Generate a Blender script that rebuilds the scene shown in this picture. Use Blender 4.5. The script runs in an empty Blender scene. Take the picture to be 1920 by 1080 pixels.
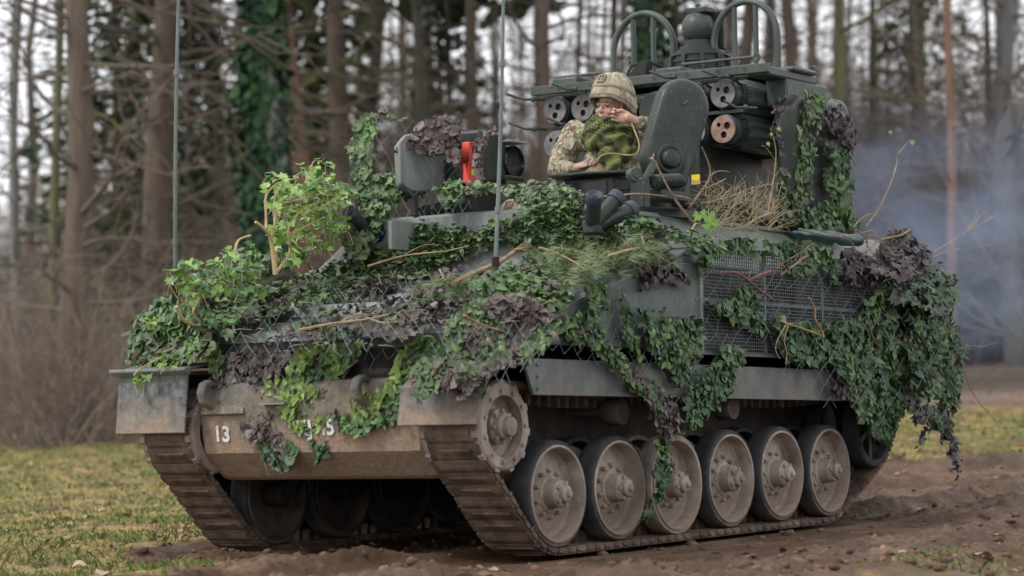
import bpy, bmesh, math, random
import numpy as np
from mathutils import Vector, Matrix, noise

random.seed(11); RNG = np.random.default_rng(11)
scene = bpy.context.scene
COL = scene.collection

# ------------------------------------------------------------------ camera, sky, sun, exposure
CAM = Vector((-12.2592, -8.1834, 0.9083)); FPX = 5117.0
YAW, PITCH, ROLL = 0.6034, 0.0373, -0.0287
cF = Vector((math.cos(YAW) * math.cos(PITCH), math.sin(YAW) * math.cos(PITCH), math.sin(PITCH)))
r0 = cF.cross(Vector((0, 0, 1))).normalized(); u0 = r0.cross(cF)
cR = r0 * math.cos(ROLL) + u0 * math.sin(ROLL); cU = u0 * math.cos(ROLL) - r0 * math.sin(ROLL)
cam_d = bpy.data.cameras.new("camera"); cam = bpy.data.objects.new("camera", cam_d); COL.objects.link(cam)
m = Matrix((cR, cU, -cF)).transposed().to_4x4(); m.translation = CAM
cam.matrix_world = m
cam_d.sensor_width = 36.0; cam_d.lens = FPX / 1920 * 36; cam_d.clip_end = 2000; cam_d.clip_start = 0.1
cam_d.dof.use_dof = True; cam_d.dof.focus_distance = 16.3; cam_d.dof.aperture_fstop = 1.8
scene.camera = cam

world = bpy.data.worlds.new("World"); scene.world = world; world.use_nodes = True
nt = world.node_tree; bg = nt.nodes["Background"]
sky = nt.nodes.new("ShaderNodeTexSky"); sky.sky_type = "NISHITA"; sky.sun_disc = False
sun_dir = (-r0 * 0.62 - Vector((cF.x, cF.y, 0)) * 0.28 + Vector((0, 0, 1)) * 0.85).normalized()   # towards the sun
sky.sun_elevation = math.asin(sun_dir.z); sky.sun_rotation = math.atan2(sun_dir.x, sun_dir.y)
sky.dust_density = 4.0; sky.air_density = 1.0; sky.ozone_density = 1.0
hs = nt.nodes.new("ShaderNodeHueSaturation"); hs.inputs["Saturation"].default_value = 0.30
nt.links.new(sky.outputs[0], hs.inputs["Color"])
cl = nt.nodes.new("ShaderNodeMix"); cl.data_type = "RGBA"; cl.inputs[0].default_value = .80; cl.inputs[7].default_value = (8.3, 8.45, 8.8, 1)   # closed cloud cover
nt.links.new(hs.outputs[0], cl.inputs[6]); nt.links.new(cl.outputs[2], bg.inputs["Color"])
bg.inputs["Strength"].default_value = 0.15
sd = bpy.data.lights.new("sun", "SUN"); sun = bpy.data.objects.new("sun", sd); COL.objects.link(sun)
sd.energy = 1.5; sd.angle = math.radians(10); sd.color = (1.0, 0.96, 0.9)
sun.rotation_euler = sun_dir.to_track_quat("Z", "Y").to_euler(); sun.location = (0, 0, 30)
vs = scene.view_settings; vs.view_transform = "Standard"; vs.look = "None"; vs.gamma = 1; vs.use_curve_mapping = False
vs.exposure = 0.50
scene.render.engine = "CYCLES"; scene.cycles.use_denoising = True
scene.cycles.max_bounces = 6; scene.cycles.transparent_max_bounces = 8

# ------------------------------------------------------------------ frames and pixel rays
TH = 0.0285; PIV = Vector((0, 0, .9))                      # the hull rides nose-up on its suspension
HM = Matrix.Translation(PIV) @ Matrix.Rotation(TH, 4, "Y") @ Matrix.Translation(-PIV)
HI = HM.inverted(); I4 = Matrix.Identity(4)
hC = HI @ CAM
def ray(u, v): return cF * FPX + cR * (u - 960) - cU * (v - 540)
def hray(u, v): return HI.to_3x3() @ ray(u, v)
def px(u, v, ax, val):
    d = hray(u, v); k = "xyz".index(ax); return hC + d * ((val - hC[k]) / d[k])
def pxp(u, v, P0, N):
    d = hray(u, v); N = Vector(N); return hC + d * ((Vector(P0) - hC).dot(N) / d.dot(N))

# ------------------------------------------------------------------ objects
FRAME = {}
def put(o, parent=None, frame=I4):
    COL.objects.link(o) if o.name not in COL.objects else None
    FRAME[o.name] = frame
    if parent is not None:
        o.parent = parent; o.matrix_basis = FRAME[parent.name].inverted() @ frame
    else:
        o.matrix_basis = frame
    return o
def tag(o, label=None, cat=None, group=None, kind=None):
    if label: o["label"] = label
    if cat: o["category"] = cat
    if group: o["group"] = group
    if kind: o["kind"] = kind
    return o
def thing(name, label, cat, loc=(0, 0, 0), frame=I4, group=None):
    o = bpy.data.objects.new(name, None); o.empty_display_size = .1
    put(o, None, frame @ Matrix.Translation(Vector(loc))); return tag(o, label, cat, group)

class MB:
    def __init__(s): s.v = []; s.f = []; s.m = []; s.mi = 0
    def add(s, vs, fs):
        b = len(s.v); s.v += [tuple(x) for x in vs]; s.f += [tuple(b + i for i in f) for f in fs]; s.m += [s.mi] * len(fs); return s
    def box(s, a, b, M=None):
        x0, y0, z0 = a; x1, y1, z1 = b
        vs = [Vector(p) for p in ((x0,y0,z0),(x1,y0,z0),(x1,y1,z0),(x0,y1,z0),(x0,y0,z1),(x1,y0,z1),(x1,y1,z1),(x0,y1,z1))]
        if M is not None: vs = [M @ p for p in vs]
        return s.add(vs, [(3,2,1,0),(4,5,6,7),(0,1,5,4),(1,2,6,5),(2,3,7,6),(3,0,4,7)])
    def hexa(s, bot, top): # two quads, same order (ccw seen from above)
        return s.add(list(bot) + list(top), [(3,2,1,0),(4,5,6,7),(0,1,5,4),(1,2,6,5),(2,3,7,6),(3,0,4,7)])
    def prism(s, poly, a, b, ax="y"):   # poly in the other two axes
        n = len(poly)
        def mk(p, t): return {"y": (p[0], t, p[1]), "x": (t, p[0], p[1]), "z": (p[0], p[1], t)}[ax]
        vs = [mk(p, a) for p in poly] + [mk(p, b) for p in poly]
        return s.add(vs, [tuple(range(n)), tuple(range(2*n-1, n-1, -1))] + [(i, n+i, n+(i+1) % n, (i+1) % n) for i in range(n)])
    def tube(s, pts, r, n=6, cap=True):
        pts = [Vector(p) for p in pts]; k = len(pts)
        rs = r if isinstance(r, (list, tuple)) else [r] * k
        vs = []; up = None
        for i, p in enumerate(pts):
            t = (pts[min(i+1, k-1)] - pts[max(i-1, 0)])
            t = t.normalized() if t.length > 1e-9 else Vector((0, 0, 1))
            if up is None: up = t.orthogonal().normalized()
            else:
                up = up - t * up.dot(t); up = up.normalized() if up.length > 1e-6 else t.orthogonal().normalized()
            w = t.cross(up)
            for j in range(n):
                a = 2*math.pi*j/n; vs.append(p + (up*math.cos(a) + w*math.sin(a)) * rs[i])
        fs = [(i*n+j, i*n+(j+1) % n, (i+1)*n+(j+1) % n, (i+1)*n+j) for i in range(k-1) for j in range(n)]
        if cap: fs += [tuple(range(n-1, -1, -1)), tuple(range((k-1)*n, k*n))]
        return s.add(vs, fs)
    def lathe(s, prof, n=32, o=(0,0,0), ax="z", M=None):   # prof: (r, h)
        o = Vector(o); vs = []; fs = []
        for r, h in prof:
            for j in range(n):
                a = 2*math.pi*j/n; c, q = r*math.cos(a), r*math.sin(a)
                p = {"z": Vector((c, q, h)), "y": Vector((c, h, q)), "x": Vector((h, c, q))}[ax]
                if M is not None: p = M @ p
                vs.append(o + p)
        for i in range(len(prof)-1):
            for j in range(n): fs.append((i*n+j, i*n+(j+1) % n, (i+1)*n+(j+1) % n, (i+1)*n+j))
        return s.add(vs, fs)
    def ball(s, c, r, n=16, k=10):
        r = r if isinstance(r, (tuple, list)) else (r, r, r); c = Vector(c); vs = []; fs = []
        for i in range(k+1):
            t = math.pi*i/k
            for j in range(n):
                a = 2*math.pi*j/n; vs.append(c + Vector((r[0]*math.sin(t)*math.cos(a), r[1]*math.sin(t)*math.sin(a), -r[2]*math.cos(t))))
        for i in range(k):
            for j in range(n): fs.append((i*n+j, i*n+(j+1) % n, (i+1)*n+(j+1) % n, (i+1)*n+j))
        return s.add(vs, fs)
    def mesh(s, name, mats, sharp=35):
        me = bpy.data.meshes.new(name); bm = bmesh.new()
        bv = [bm.verts.new(p) for p in s.v]
        for f, mi in zip(s.f, s.m):
            try: q = bm.faces.new([bv[i] for i in f]); q.material_index = mi; q.smooth = True
            except ValueError: pass
        bmesh.ops.remove_doubles(bm, verts=bm.verts, dist=1e-5)
        bmesh.ops.recalc_face_normals(bm, faces=bm.faces)
        for e in bm.edges:
            if len(e.link_faces) == 2 and e.calc_face_angle(0) > math.radians(sharp): e.smooth = False
        bm.to_mesh(me); bm.free()
        for q in (mats if isinstance(mats, (list, tuple)) else [mats]): me.materials.append(q)
        return me
    def build(s, name, mats, parent=None, frame=I4, sharp=35, bevel=0, seg=2, label=None):
        o = bpy.data.objects.new(name, s.mesh(name, mats, sharp)); put(o, parent, frame)
        if bevel:
            b = o.modifiers.new("bevel", "BEVEL"); b.width = bevel; b.segments = seg; b.limit_method = "ANGLE"; b.angle_limit = math.radians(40)
        if label: o["label"] = label
        return o

def np_mesh(name, V, Fc, mat, tint=None, smooth=False):
    V = np.asarray(V, np.float32).reshape(-1, 3); Fc = np.asarray(Fc, np.int32); k = Fc.shape[1]
    me = bpy.data.meshes.new(name); me.vertices.add(len(V)); me.vertices.foreach_set("co", V.ravel())
    me.loops.add(Fc.size); me.loops.foreach_set("vertex_index", Fc.ravel())
    me.polygons.add(len(Fc)); me.polygons.foreach_set("loop_start", np.arange(0, Fc.size, k, dtype=np.int32))
    me.polygons.foreach_set("loop_total", np.full(len(Fc), k, np.int32))
    if smooth: me.polygons.foreach_set("use_smooth", np.ones(len(Fc), bool))
    if tint is not None:
        a = me.color_attributes.new("tint", "FLOAT_COLOR", "POINT")
        t = np.ones((len(V), 4), np.float32); t[:, :3] = tint; a.data.foreach_set("color", t.ravel())
    me.update(calc_edges=True); me.materials.append(mat); return me
def np_obj(name, V, Fc, mat, parent=None, frame=I4, tint=None, smooth=False):
    return put(bpy.data.objects.new(name, np_mesh(name, V, Fc, mat, tint, smooth)), parent, frame)

# ------------------------------------------------------------------ materials
def _new(name):
    mt = bpy.data.materials.new(name); mt.use_nodes = True; t = mt.node_tree
    return mt, t, t.nodes["Principled BSDF"]
def _noise(t, scale, detail=6, rough=.6, vec=None, stretch=None):
    n = t.nodes.new("ShaderNodeTexNoise"); n.inputs["Scale"].default_value = scale; n.inputs["Detail"].default_value = detail; n.inputs["Roughness"].default_value = rough
    if vec is None: vec = t.nodes.new("ShaderNodeTexCoord").outputs["Object"]
    if stretch:
        mp = t.nodes.new("ShaderNodeMapping"); mp.inputs["Scale"].default_value = stretch; t.links.new(vec, mp.inputs[0]); vec = mp.outputs[0]
    t.links.new(vec, n.inputs["Vector"]); return n.outputs["Fac"]
def _ramp(t, fac, stops):
    r = t.nodes.new("ShaderNodeValToRGB"); e = r.color_ramp.elements
    while len(e) < len(stops): e.new(.5)
    for q, (p, c) in zip(e, stops): q.position = p; q.color = (*c, 1) if not isinstance(c, (int, float)) else (c, c, c, 1)
    t.links.new(fac, r.inputs[0]); return r.outputs[0]
def _mix(t, fac, a, b):
    mx = t.nodes.new("ShaderNodeMix"); mx.data_type = "RGBA"
    for s, x in ((mx.inputs[0], fac), (mx.inputs[6], a), (mx.inputs[7], b)):
        if isinstance(x, (int, float)): s.default_value = x
        elif isinstance(x, tuple): s.default_value = (*x, 1)
        else: t.links.new(x, s)
    return mx.outputs[2]
def _math(t, op, a, b=None, c=None, clamp=False):
    n = t.nodes.new("ShaderNodeMath"); n.operation = op; n.use_clamp = clamp
    for s, x in zip(n.inputs, (a, b, c)):
        if x is None: continue
        if isinstance(x, (int, float)): s.default_value = x
        else: t.links.new(x, s)
    return n.outputs[0]
def _bump(t, p, h, strength=.3, dist=.01):
    b = t.nodes.new("ShaderNodeBump"); b.inputs["Strength"].default_value = strength; b.inputs["Distance"].default_value = dist
    t.links.new(h, b.inputs["Height"]); t.links.new(b.outputs[0], p.inputs["Normal"])
def pmat(name, c1, c2, scale=8, rough=.6, bump=.2, bd=.004, metal=0, mud=None, mudc=(.20, .145, .10), speck=None, chips=None, wpos=False):
    """two-tone noise; mud=(z_full, z_none) splashes dried mud over the lower part; speck=pale dust specks; chips=worn light scratches"""
    mt, t, p = _new(name)
    geo = t.nodes.new("ShaderNodeNewGeometry")
    _n = _noise if not wpos else (lambda tt, sc_, de=6, ro=.6, ve=None, st=None: _noise(tt, sc_, de, ro, geo.outputs["Position"], st))
    f = _n(t, scale); col = _ramp(t, f, [(.32, c1), (.68, c2)])
    rg = rough
    st = _ramp(t, _n(t, 9, 7, .7, None, (1, 1, .16)), [(.30, .62), (.62, 1.18)])      # rain streaks and grime
    sm_ = t.nodes.new("ShaderNodeMix"); sm_.data_type = "RGBA"; sm_.blend_type = "MULTIPLY"; sm_.inputs[0].default_value = .8
    t.links.new(col, sm_.inputs[6]); t.links.new(st, sm_.inputs[7]); col = sm_.outputs[2]
    if speck:
        f2 = _n(t, 55, 3, .6); sp = _ramp(t, f2, [(.60, 0), (.74, 1)])
        sp = _math(t, "MULTIPLY", sp, _n(t, 5), clamp=True)
        col = _mix(t, _math(t, "MULTIPLY", sp, speck, clamp=True), col, (.30, .24, .18))
    if chips:
        f3 = _n(t, 26, 8, .75); ch = _ramp(t, f3, [(.63, 0), (.68, 1)])
        col = _mix(t, _math(t, "MULTIPLY", ch, chips), col, (.33, .31, .28))
    if mud:
        sx = t.nodes.new("ShaderNodeSeparateXYZ"); t.links.new(geo.outputs["Position"], sx.inputs[0])
        mr = t.nodes.new("ShaderNodeMapRange"); mr.inputs["From Min"].default_value = mud[1]; mr.inputs["From Max"].default_value = mud[0]
        t.links.new(sx.outputs["Z"], mr.inputs["Value"])
        a = _math(t, "ADD", mr.outputs[0], _math(t, "MULTIPLY", _math(t, "SUBTRACT", _n(t, 7, 8, .7), .5), 1.6))
        k = _ramp(t, a, [(.25, 0), (.75, 1)])
        mc = _ramp(t, _n(t, 22, 8, .7), [(.3, tuple(x*.62 for x in mudc)), (.7, mudc)])
        col = _mix(t, k, col, mc)
        rg = _math(t, "MULTIPLY_ADD", k, .88 - rough, rough, clamp=True)
    t.links.new(col, p.inputs["Base Color"])
    if isinstance(rg, (int, float)): p.inputs["Roughness"].default_value = rg
    else: t.links.new(rg, p.inputs["Roughness"])
    p.inputs["Metallic"].default_value = metal; p.inputs["Specular IOR Level"].default_value = .32
    if bump: _bump(t, p, _n(t, scale*5, 8, .7), bump, bd)
    return mt
def leafmat(name, rough=.55, transl=.18, gain=1.0, spec=.35, vein=30):
    mt, t, p = _new(name)
    at = t.nodes.new("ShaderNodeAttribute"); at.attribute_name = "tint"
    k = _ramp(t, _noise(t, vein, 4), [(.25, .72*gain), (.75, 1.25*gain)])
    mx = t.nodes.new("ShaderNodeMix"); mx.data_type = "RGBA"; mx.blend_type = "MULTIPLY"; mx.inputs[0].default_value = 1
    t.links.new(at.outputs["Color"], mx.inputs[6]); t.links.new(k, mx.inputs[7])
    t.links.new(mx.outputs[2], p.inputs["Base Color"]); p.inputs["Roughness"].default_value = rough; p.inputs["Specular IOR Level"].default_value = spec
    if transl:
        tr = t.nodes.new("ShaderNodeBsdfTranslucent"); t.links.new(mx.outputs[2], tr.inputs[0])
        ms = t.nodes.new("ShaderNodeMixShader"); ms.inputs[0].default_value = transl
        t.links.new(p.outputs[0], ms.inputs[1]); t.links.new(tr.outputs[0], ms.inputs[2])
        t.links.new(ms.outputs[0], t.nodes["Material Output"].inputs[0])
    return mt

M = {}
M["paint"] = pmat("green_grey_paint", (.034, .046, .038), (.052, .064, .054), 6, .42, .12, .002, speck=.5, chips=.30)
M["deck"] = pmat("dusty_grey_green_paint", (.13, .15, .14), (.19, .205, .19), 7, .55, .2, .003, speck=.7, chips=.15)
M["skirt"] = pmat("grey_skirt_paint", (.070, .080, .078), (.135, .145, .138), 7, .5, .2, .003, speck=.4, chips=.2, mud=(.35, 1.15), mudc=(.20, .165, .135))
M["panel"] = pmat("side_panel_paint", (.072, .090, .086), (.108, .128, .120), 4, .5, .15, .003, speck=.35, chips=.12, mud=(.45, 1.3), mudc=(.16, .13, .105))
M["dark"] = pmat("dark_green_paint", (.016, .022, .018), (.027, .035, .029), 7, .42, .12, .002, speck=.5, chips=.22)
M["muddy"] = pmat("mud_caked_steel", (.09, .095, .085), (.14, .14, .12), 6, .75, 1.0, .016, speck=.8, chips=.2, mud=(.52, 1.15), mudc=(.34, .245, .175))
M["wetmud_shade"] = pmat("wet_mud_and_painted_shade_on_hull", (.022, .018, .015), (.055, .042, .033), 7, .75, .7, .01)  # wet mud, its colour darkened further to include the shadow under the skirts
M["wetwheel_shade"] = pmat("wet_mud_and_painted_shade_on_wheel", (.045, .036, .030), (.11, .085, .068), 9, .7, .4, .004)  # wet mud on far wheels and rollers, underbody shade painted into the tone
M["flap"] = pmat("scuffed_rubber_flap", (.045, .052, .058), (.17, .17, .165), 17, .6, .8, .008, chips=.6, speck=.7, mud=(.62, 1.02), mudc=(.30, .225, .17))
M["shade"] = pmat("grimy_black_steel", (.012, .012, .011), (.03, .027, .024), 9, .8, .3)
M["wheel"] = pmat("dried_mud_on_wheel", (.15, .118, .096), (.36, .30, .255), 6, .8, .6, .006, speck=.6, mud=(.12, .42), mudc=(.26, .20, .16), wpos=True)
M["tyre"] = pmat("black_tyre_rubber", (.020, .021, .025), (.045, .044, .046), 9, .75, .4, mud=(-.02, .26), mudc=(.15, .115, .09), wpos=True)
M["link"] = pmat("muddy_track_steel", (.050, .034, .026), (.185, .125, .092), 7, .8, .9, .015, speck=.5, wpos=True)
M["face"] = pmat("tube_end_grey", (.115, .108, .108), (.185, .172, .168), 18, .6, .2, chips=.3)
M["rust"] = pmat("tube_end_rusty", (.17, .085, .06), (.30, .20, .16), 14, .6, .3, chips=.4)
M["hole"] = pmat("tube_bore", (.02, .022, .025), (.05, .05, .055), 12, .5, 0)
M["navy"] = pmat("navy_band", (.012, .016, .04), (.022, .028, .06), 12, .45, 0)
M["red"] = pmat("red_case", (.42, .045, .035), (.55, .08, .06), 12, .5, .1)
M["yellow"] = pmat("yellow_sticker", (.62, .50, .02), (.75, .62, .04), 30, .6, 0)
M["ochre"] = pmat("ochre_sticker", (.45, .28, .10), (.52, .34, .14), 30, .6, 0)
M["white"] = pmat("white_stencil_paint", (.50, .47, .43), (.78, .76, .72), 45, .7, .2, chips=0)
M["lens"] = pmat("dark_lens_glass", (.006, .008, .012), (.012, .016, .022), 4, .12, 0)
M["wire"] = pmat("galvanised_wire", (.055, .062, .062), (.10, .108, .108), 30, .5, 0)
M["cord"] = pmat("net_cord", (.15, .19, .19), (.24, .28, .28), 40, .8, 0)
M["cap"] = pmat("blue_black_rubber_cap", (.018, .023, .033), (.034, .042, .056), 14, .5, .1)
M["ant"] = pmat("antenna_fibreglass", (.085, .105, .095), (.115, .135, .125), 20, .5, 0)
M["scrim"] = leafmat("scrim_cloth", .5, .10, .95, .4, 22)
M["ivy"] = leafmat("ivy_leaf", .38, .22, 1.0, .5)
M["needle"] = leafmat("pine_needle", .5, .15)
M["stem"] = pmat("ivy_stem", (.26, .20, .10), (.42, .33, .17), 20, .75, .3)
M["stick"] = pmat("bare_stick", (.16, .105, .065), (.32, .225, .14), 16, .8, .4)
M["redstick"] = pmat("red_brown_stick", (.10, .055, .045), (.19, .11, .085), 16, .75, .3)
M["straw"] = pmat("dry_twig", (.19, .145, .08), (.34, .27, .16), 20, .8, .2)
M["tarp"] = pmat("teal_tarp", (.020, .052, .058), (.045, .095, .10), 9, .42, .4, .006)
# ------------------------------------------------------------------ the armoured vehicle
W = 2.33
veh = thing("armoured_vehicle", "dark green tracked missile vehicle under camouflage netting, driving through brown mud", "armoured vehicle", (2.0, 1.2, 0))

# --- running gear (ground frame)
RW, ZC = .292, .342
def rot_y(a): return Matrix.Rotation(a, 4, "Y")
def wheel_meshes():
    ty, rim, hub = MB(), MB(), MB()
    for y0, y1 in ((0.004, .125), (.26, .37)):
        ty.lathe([(.263, y0), (.284, y0), (.290, y0+.012), (RW, y0+.03), (RW, y1-.03), (.290, y1-.012), (.284, y1), (.263, y1), (.263, y0)], 48, ax="y")
    rim.lathe([(.264, .010), (.264, -.004), (.252, -.006), (.246, .004), (.240, .075), (.222, .092), (.15, .078), (.105, .06), (.10, .058)], 48, ax="y")
    rim.lathe([(.264, .365), (.264, .376), (.252, .378), (.244, .365), (.236, .32), (.12, .30), (.05, .30), (.05, .13), (.10, .06)], 32, ax="y")
    for k in range(10):
        a = 2*math.pi*k/10; rim.lathe([(.013, .072), (.013, .046), (.008, .040), (0.001, .040)], 6, (.128*math.cos(a), 0, .128*math.sin(a)), "y")
    hub.lathe([(.102, .07), (.102, .052), (.080, .046), (.076, -.018), (.066, -.030), (.050, -.034), (.046, -.058), (.036, -.066), (.022, -.068), (.018, -.082), (.001, -.084)], 24, ax="y")
    for k in range(5):
        a = 2*math.pi*k/5; hub.box((-.010, -.044, .050), (.010, -.028, .070), rot_y(a))
    return ty.mesh("tyre", M["tyre"]), rim.mesh("rim", M["wheel"]), hub.mesh("hub", M["wheel"])
TYm, RIm, HUm = wheel_meshes()
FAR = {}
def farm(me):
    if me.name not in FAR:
        c = me.copy(); c.materials[0] = M['wetwheel_shade'] if me is not TYm else M['shade']; FAR[me.name] = c
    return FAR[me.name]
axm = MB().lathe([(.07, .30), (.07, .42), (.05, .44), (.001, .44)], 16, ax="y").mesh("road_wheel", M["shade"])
def sub(name, me, parent, frame): return put(bpy.data.objects.new(name, me), parent, frame)
bare = MB().lathe([(.250, .002), (.284, .002), (.289, .014), (.289, .115), (.284, .13), (.250, .13), (.250, .002)], 48, ax="y").mesh("tyre", M["wheel"])
for side in (0, 1):
    for i in range(6):
        dz = (0.0, 0.004, -.004, .003, .006, 0)[i]
        F = Matrix.Translation((.62*i, 0 if side == 0 else W, ZC+dz)) @ (Matrix.Rotation(math.pi, 4, "Z") if side else I4) @ rot_y(random.uniform(0, 6.28))
        w = sub("road_wheel", axm, veh, F)
        t = sub("tyre", TYm, w, F)
        if side == 0 and i == 2: t["label"] = "tyre with its outer face caked in pale mud"; t.data = TYm.copy(); t.data.materials[0] = M["wheel"]
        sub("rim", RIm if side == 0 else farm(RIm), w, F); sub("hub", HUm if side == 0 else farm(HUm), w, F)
# swing arms and return rollers
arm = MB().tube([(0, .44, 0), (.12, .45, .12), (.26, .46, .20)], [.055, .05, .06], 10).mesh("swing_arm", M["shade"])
rol = MB().lathe([(.001, .05), (.07, .05), (.075, .06), (.075, .15), (.07, .16), (.03, .16), (.03, .44)], 24, ax="y").mesh("return_roller", M["wetwheel_shade"])
for side in (0, 1):
    for i in range(6):
        F = Matrix.Translation((.62*i, 0 if side == 0 else W, ZC)) @ (Matrix.Scale(-1, 4, (0, 1, 0)) if side else I4)
        sub("swing_arm", arm, veh, F)
    for x in (.75, 2.0):
        F = Matrix.Translation((x, 0 if side == 0 else W, .765)) @ (Matrix.Scale(-1, 4, (0, 1, 0)) if side else I4)
        sub("return_roller", rol, veh, F)
# drive sprocket and idler
SC, SR = (-.505, .718), .205
spk, tee, bos = MB(), MB(), MB()
for y0, y1 in ((0.0, .05), (.34, .39)):
    spk.lathe([(.165, y0), (.220, y0), (.232, y0+.010), (.232, y1-.010), (.220, y1), (.165, y1), (.165, y0)], 40, ax="y")
spk.lathe([(.17, .05), (.17, .075), (.14, .10), (.09, .075), (.075, .06), (.07, .30), (.17, .34)], 32, ax="y")
for k in range(11):
    for y0, y1 in ((.008, .042), (.348, .382)):
        tee.prism([(-.030, .222), (-.014, .246), (.014, .246), (.030, .222)], y0, y1)
        n = 8; R_ = rot_y(2*math.pi*k/11); tee.v[-n:] = [tuple(R_ @ Vector(q)) for q in tee.v[-n:]]
for k in range(11):
    a = 2*math.pi*k/11; spk.lathe([(.012, .004), (.012, -.012), (.001, -.014)], 6, (.187*math.cos(a), 0, .187*math.sin(a)), "y")
bos.lathe([(.095, .08), (.095, .03), (.075, .02), (.07, -.01), (.055, -.02), (.05, -.045), (.03, -.05), (.001, -.05)], 20, ax="y")
for k in range(8):
    a = 2*math.pi*k/8; bos.lathe([(.012, .03), (.012, .005), (.001, .003)], 6, (.083*math.cos(a), 0, .083*math.sin(a)), "y")
SPm, TEm, BOm = spk.mesh("drive_sprocket", M["wheel"]), tee.mesh("sprocket_teeth", M["wheel"]), bos.mesh("hub", M["wheel"])
IC, IR = (3.72, .59), .25
idl = MB()
for y0, y1 in ((0.005, .12), (.28, .395)):
    idl.lathe([(.205, y0), (.24, y0), (.25, y0+.012), (.25, y1-.012), (.24, y1), (.205, y1), (.205, y0)], 40, ax="y")
idl.lathe([(.205, .02), (.20, .07), (.18, .08), (.08, .08), (.07, .04), (.05, .03), (.001, .03)], 32, ax="y")
spo = MB()
for k in range(6): spo.box((-.018, .04, .06), (.018, .085, .20), rot_y(math.pi*k/3))
IDm, SOm = idl.mesh("idler_wheel", M["tyre"]), spo.mesh("idler_spokes", M["dark"])
for side in (0, 1):
    S_ = Matrix.Rotation(math.pi, 4, "Z") if side else I4
    y = -.012 if side == 0 else W+.012
    F = Matrix.Translation((SC[0], y, SC[1])) @ S_; s = sub("drive_sprocket", SPm, veh, F); tag(sub("sprocket_teeth", TEm, s, F), kind="stuff"); sub("hub", BOm, s, F)
    F = Matrix.Translation((IC[0], y, IC[1])) @ S_; s = sub("idler_wheel", IDm, veh, F); sub("spokes", SOm, s, F)
# track belt
circ = [(SC, SR), ((0, ZC), RW), ((3.1, ZC), RW), (IC, IR)]
path = []
tang = []
for k in range(4):
    (c1, r1), (c2, r2) = circ[k], circ[(k+1) % 4]
    d = Vector((c2[0]-c1[0], c2[1]-c1[1])); D = d.length; d /= D
    q = (r1-r2)/D; n = d*q + Vector((d.y, -d.x))*math.sqrt(1-q*q)
    tang.append((Vector(c1)+n*r1, Vector(c2)+n*r2, n))
for k in range(4):
    a, b, n = tang[k]
    N = 40
    for i in range(N+1):
        t = i/N; p = a.lerp(b, t)
        if k == 3: p = p - Vector((0, .045*math.sin(math.pi*t)*(1.0+.6*math.sin(3*math.pi*t))))   # sag of the upper run
        if k == 1: p = p + Vector((0, 0))
        path.append(p)
    c, r = circ[(k+1) % 4]; n2 = tang[(k+1) % 4][2]
    a0, a1 = math.atan2(n.y, n.x), math.atan2(n2.y, n2.x)
    while a1 < a0: a1 += 2*math.pi
    for i in range(1, 14):
        a_ = a0+(a1-a0)*i/14; path.append(Vector(c)+Vector((math.cos(a_), math.sin(a_)))*r)
seg = [0]
for i in range(len(path)): seg.append(seg[-1]+(path[(i+1) % len(path)]-path[i]).length)
TOT = seg[-1]; NL = 108; pitch = TOT/NL
def at_len(s):
    s %= TOT; i = int(np.searchsorted(seg, s, "right"))-1; i = min(i, len(path)-1)
    return path[i].lerp(path[(i+1) % len(path)], (s-seg[i])/max(1e-9, seg[i+1]-seg[i]))
lk = []
for v in range(3):
    b = MB(); h = pitch*.5
    # tangent = +x, outward = -z (z=0 is the wheel side), across = y
    b.prism([(-h, -.014), (-h+.0015, -.037), (-h+.010, -.041), (h-.010, -.041), (h-.0015, -.037), (h, -.014), (h-.008, 0), (-h+.008, 0)], .012, .335)
    b.prism([(-.022, -.040), (-.014, -.0455-.002*v), (.016, -.046), (.024, -.040)], .03+.02*v, .32-.03*v)
    for y0, y1 in ((0.0, .02), (.325, .37)): b.prism([(-h*.62, -.006), (-h*.55, -.030), (h*.55, -.030), (h*.62, -.006)], y0, y1)
    b.tube([(-h, -.004, -.014), (-h, .376, -.014)], .013, 6)
    b.prism([(-.022, 0), (.022, 0), (.010, .065), (-.010, .065)], .165, .215)
    b.box((-h*1.0, .10, -.030), (h*1.0, .13, -.008)); b.box((-h*1.0, .29, -.030), (h*1.0, .32, -.008))
    lk.append(b.mesh("track_link", M["link"]))
band = MB(); bp = [at_len(pitch*(i+.5)) for i in range(NL)]
for side in (0, 1):
    y0 = 0.0 if side == 0 else W-.37
    tr = MB()
    for yy in (y0+.105, y0+.265): tr.tube([(p.x, yy, p.y) for p in bp]+[(bp[0].x, yy, bp[0].y)], .007, 4, cap=False)
    tr = tr.build("track", M["link"], veh, label=None)
    for i in range(NL):
        p, q = at_len(pitch*i), at_len(pitch*(i+1)); t = (q-p).normalized(); c = (p+q)/2
        F = Matrix(((t.x, 0, -t.y, c.x), (0, 1, 0, y0+random.uniform(-.004, .004)), (t.y, 0, t.x, c.y), (0, 0, 0, 1)))
        sub("track_link", lk[i % 3], tr, F)

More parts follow.
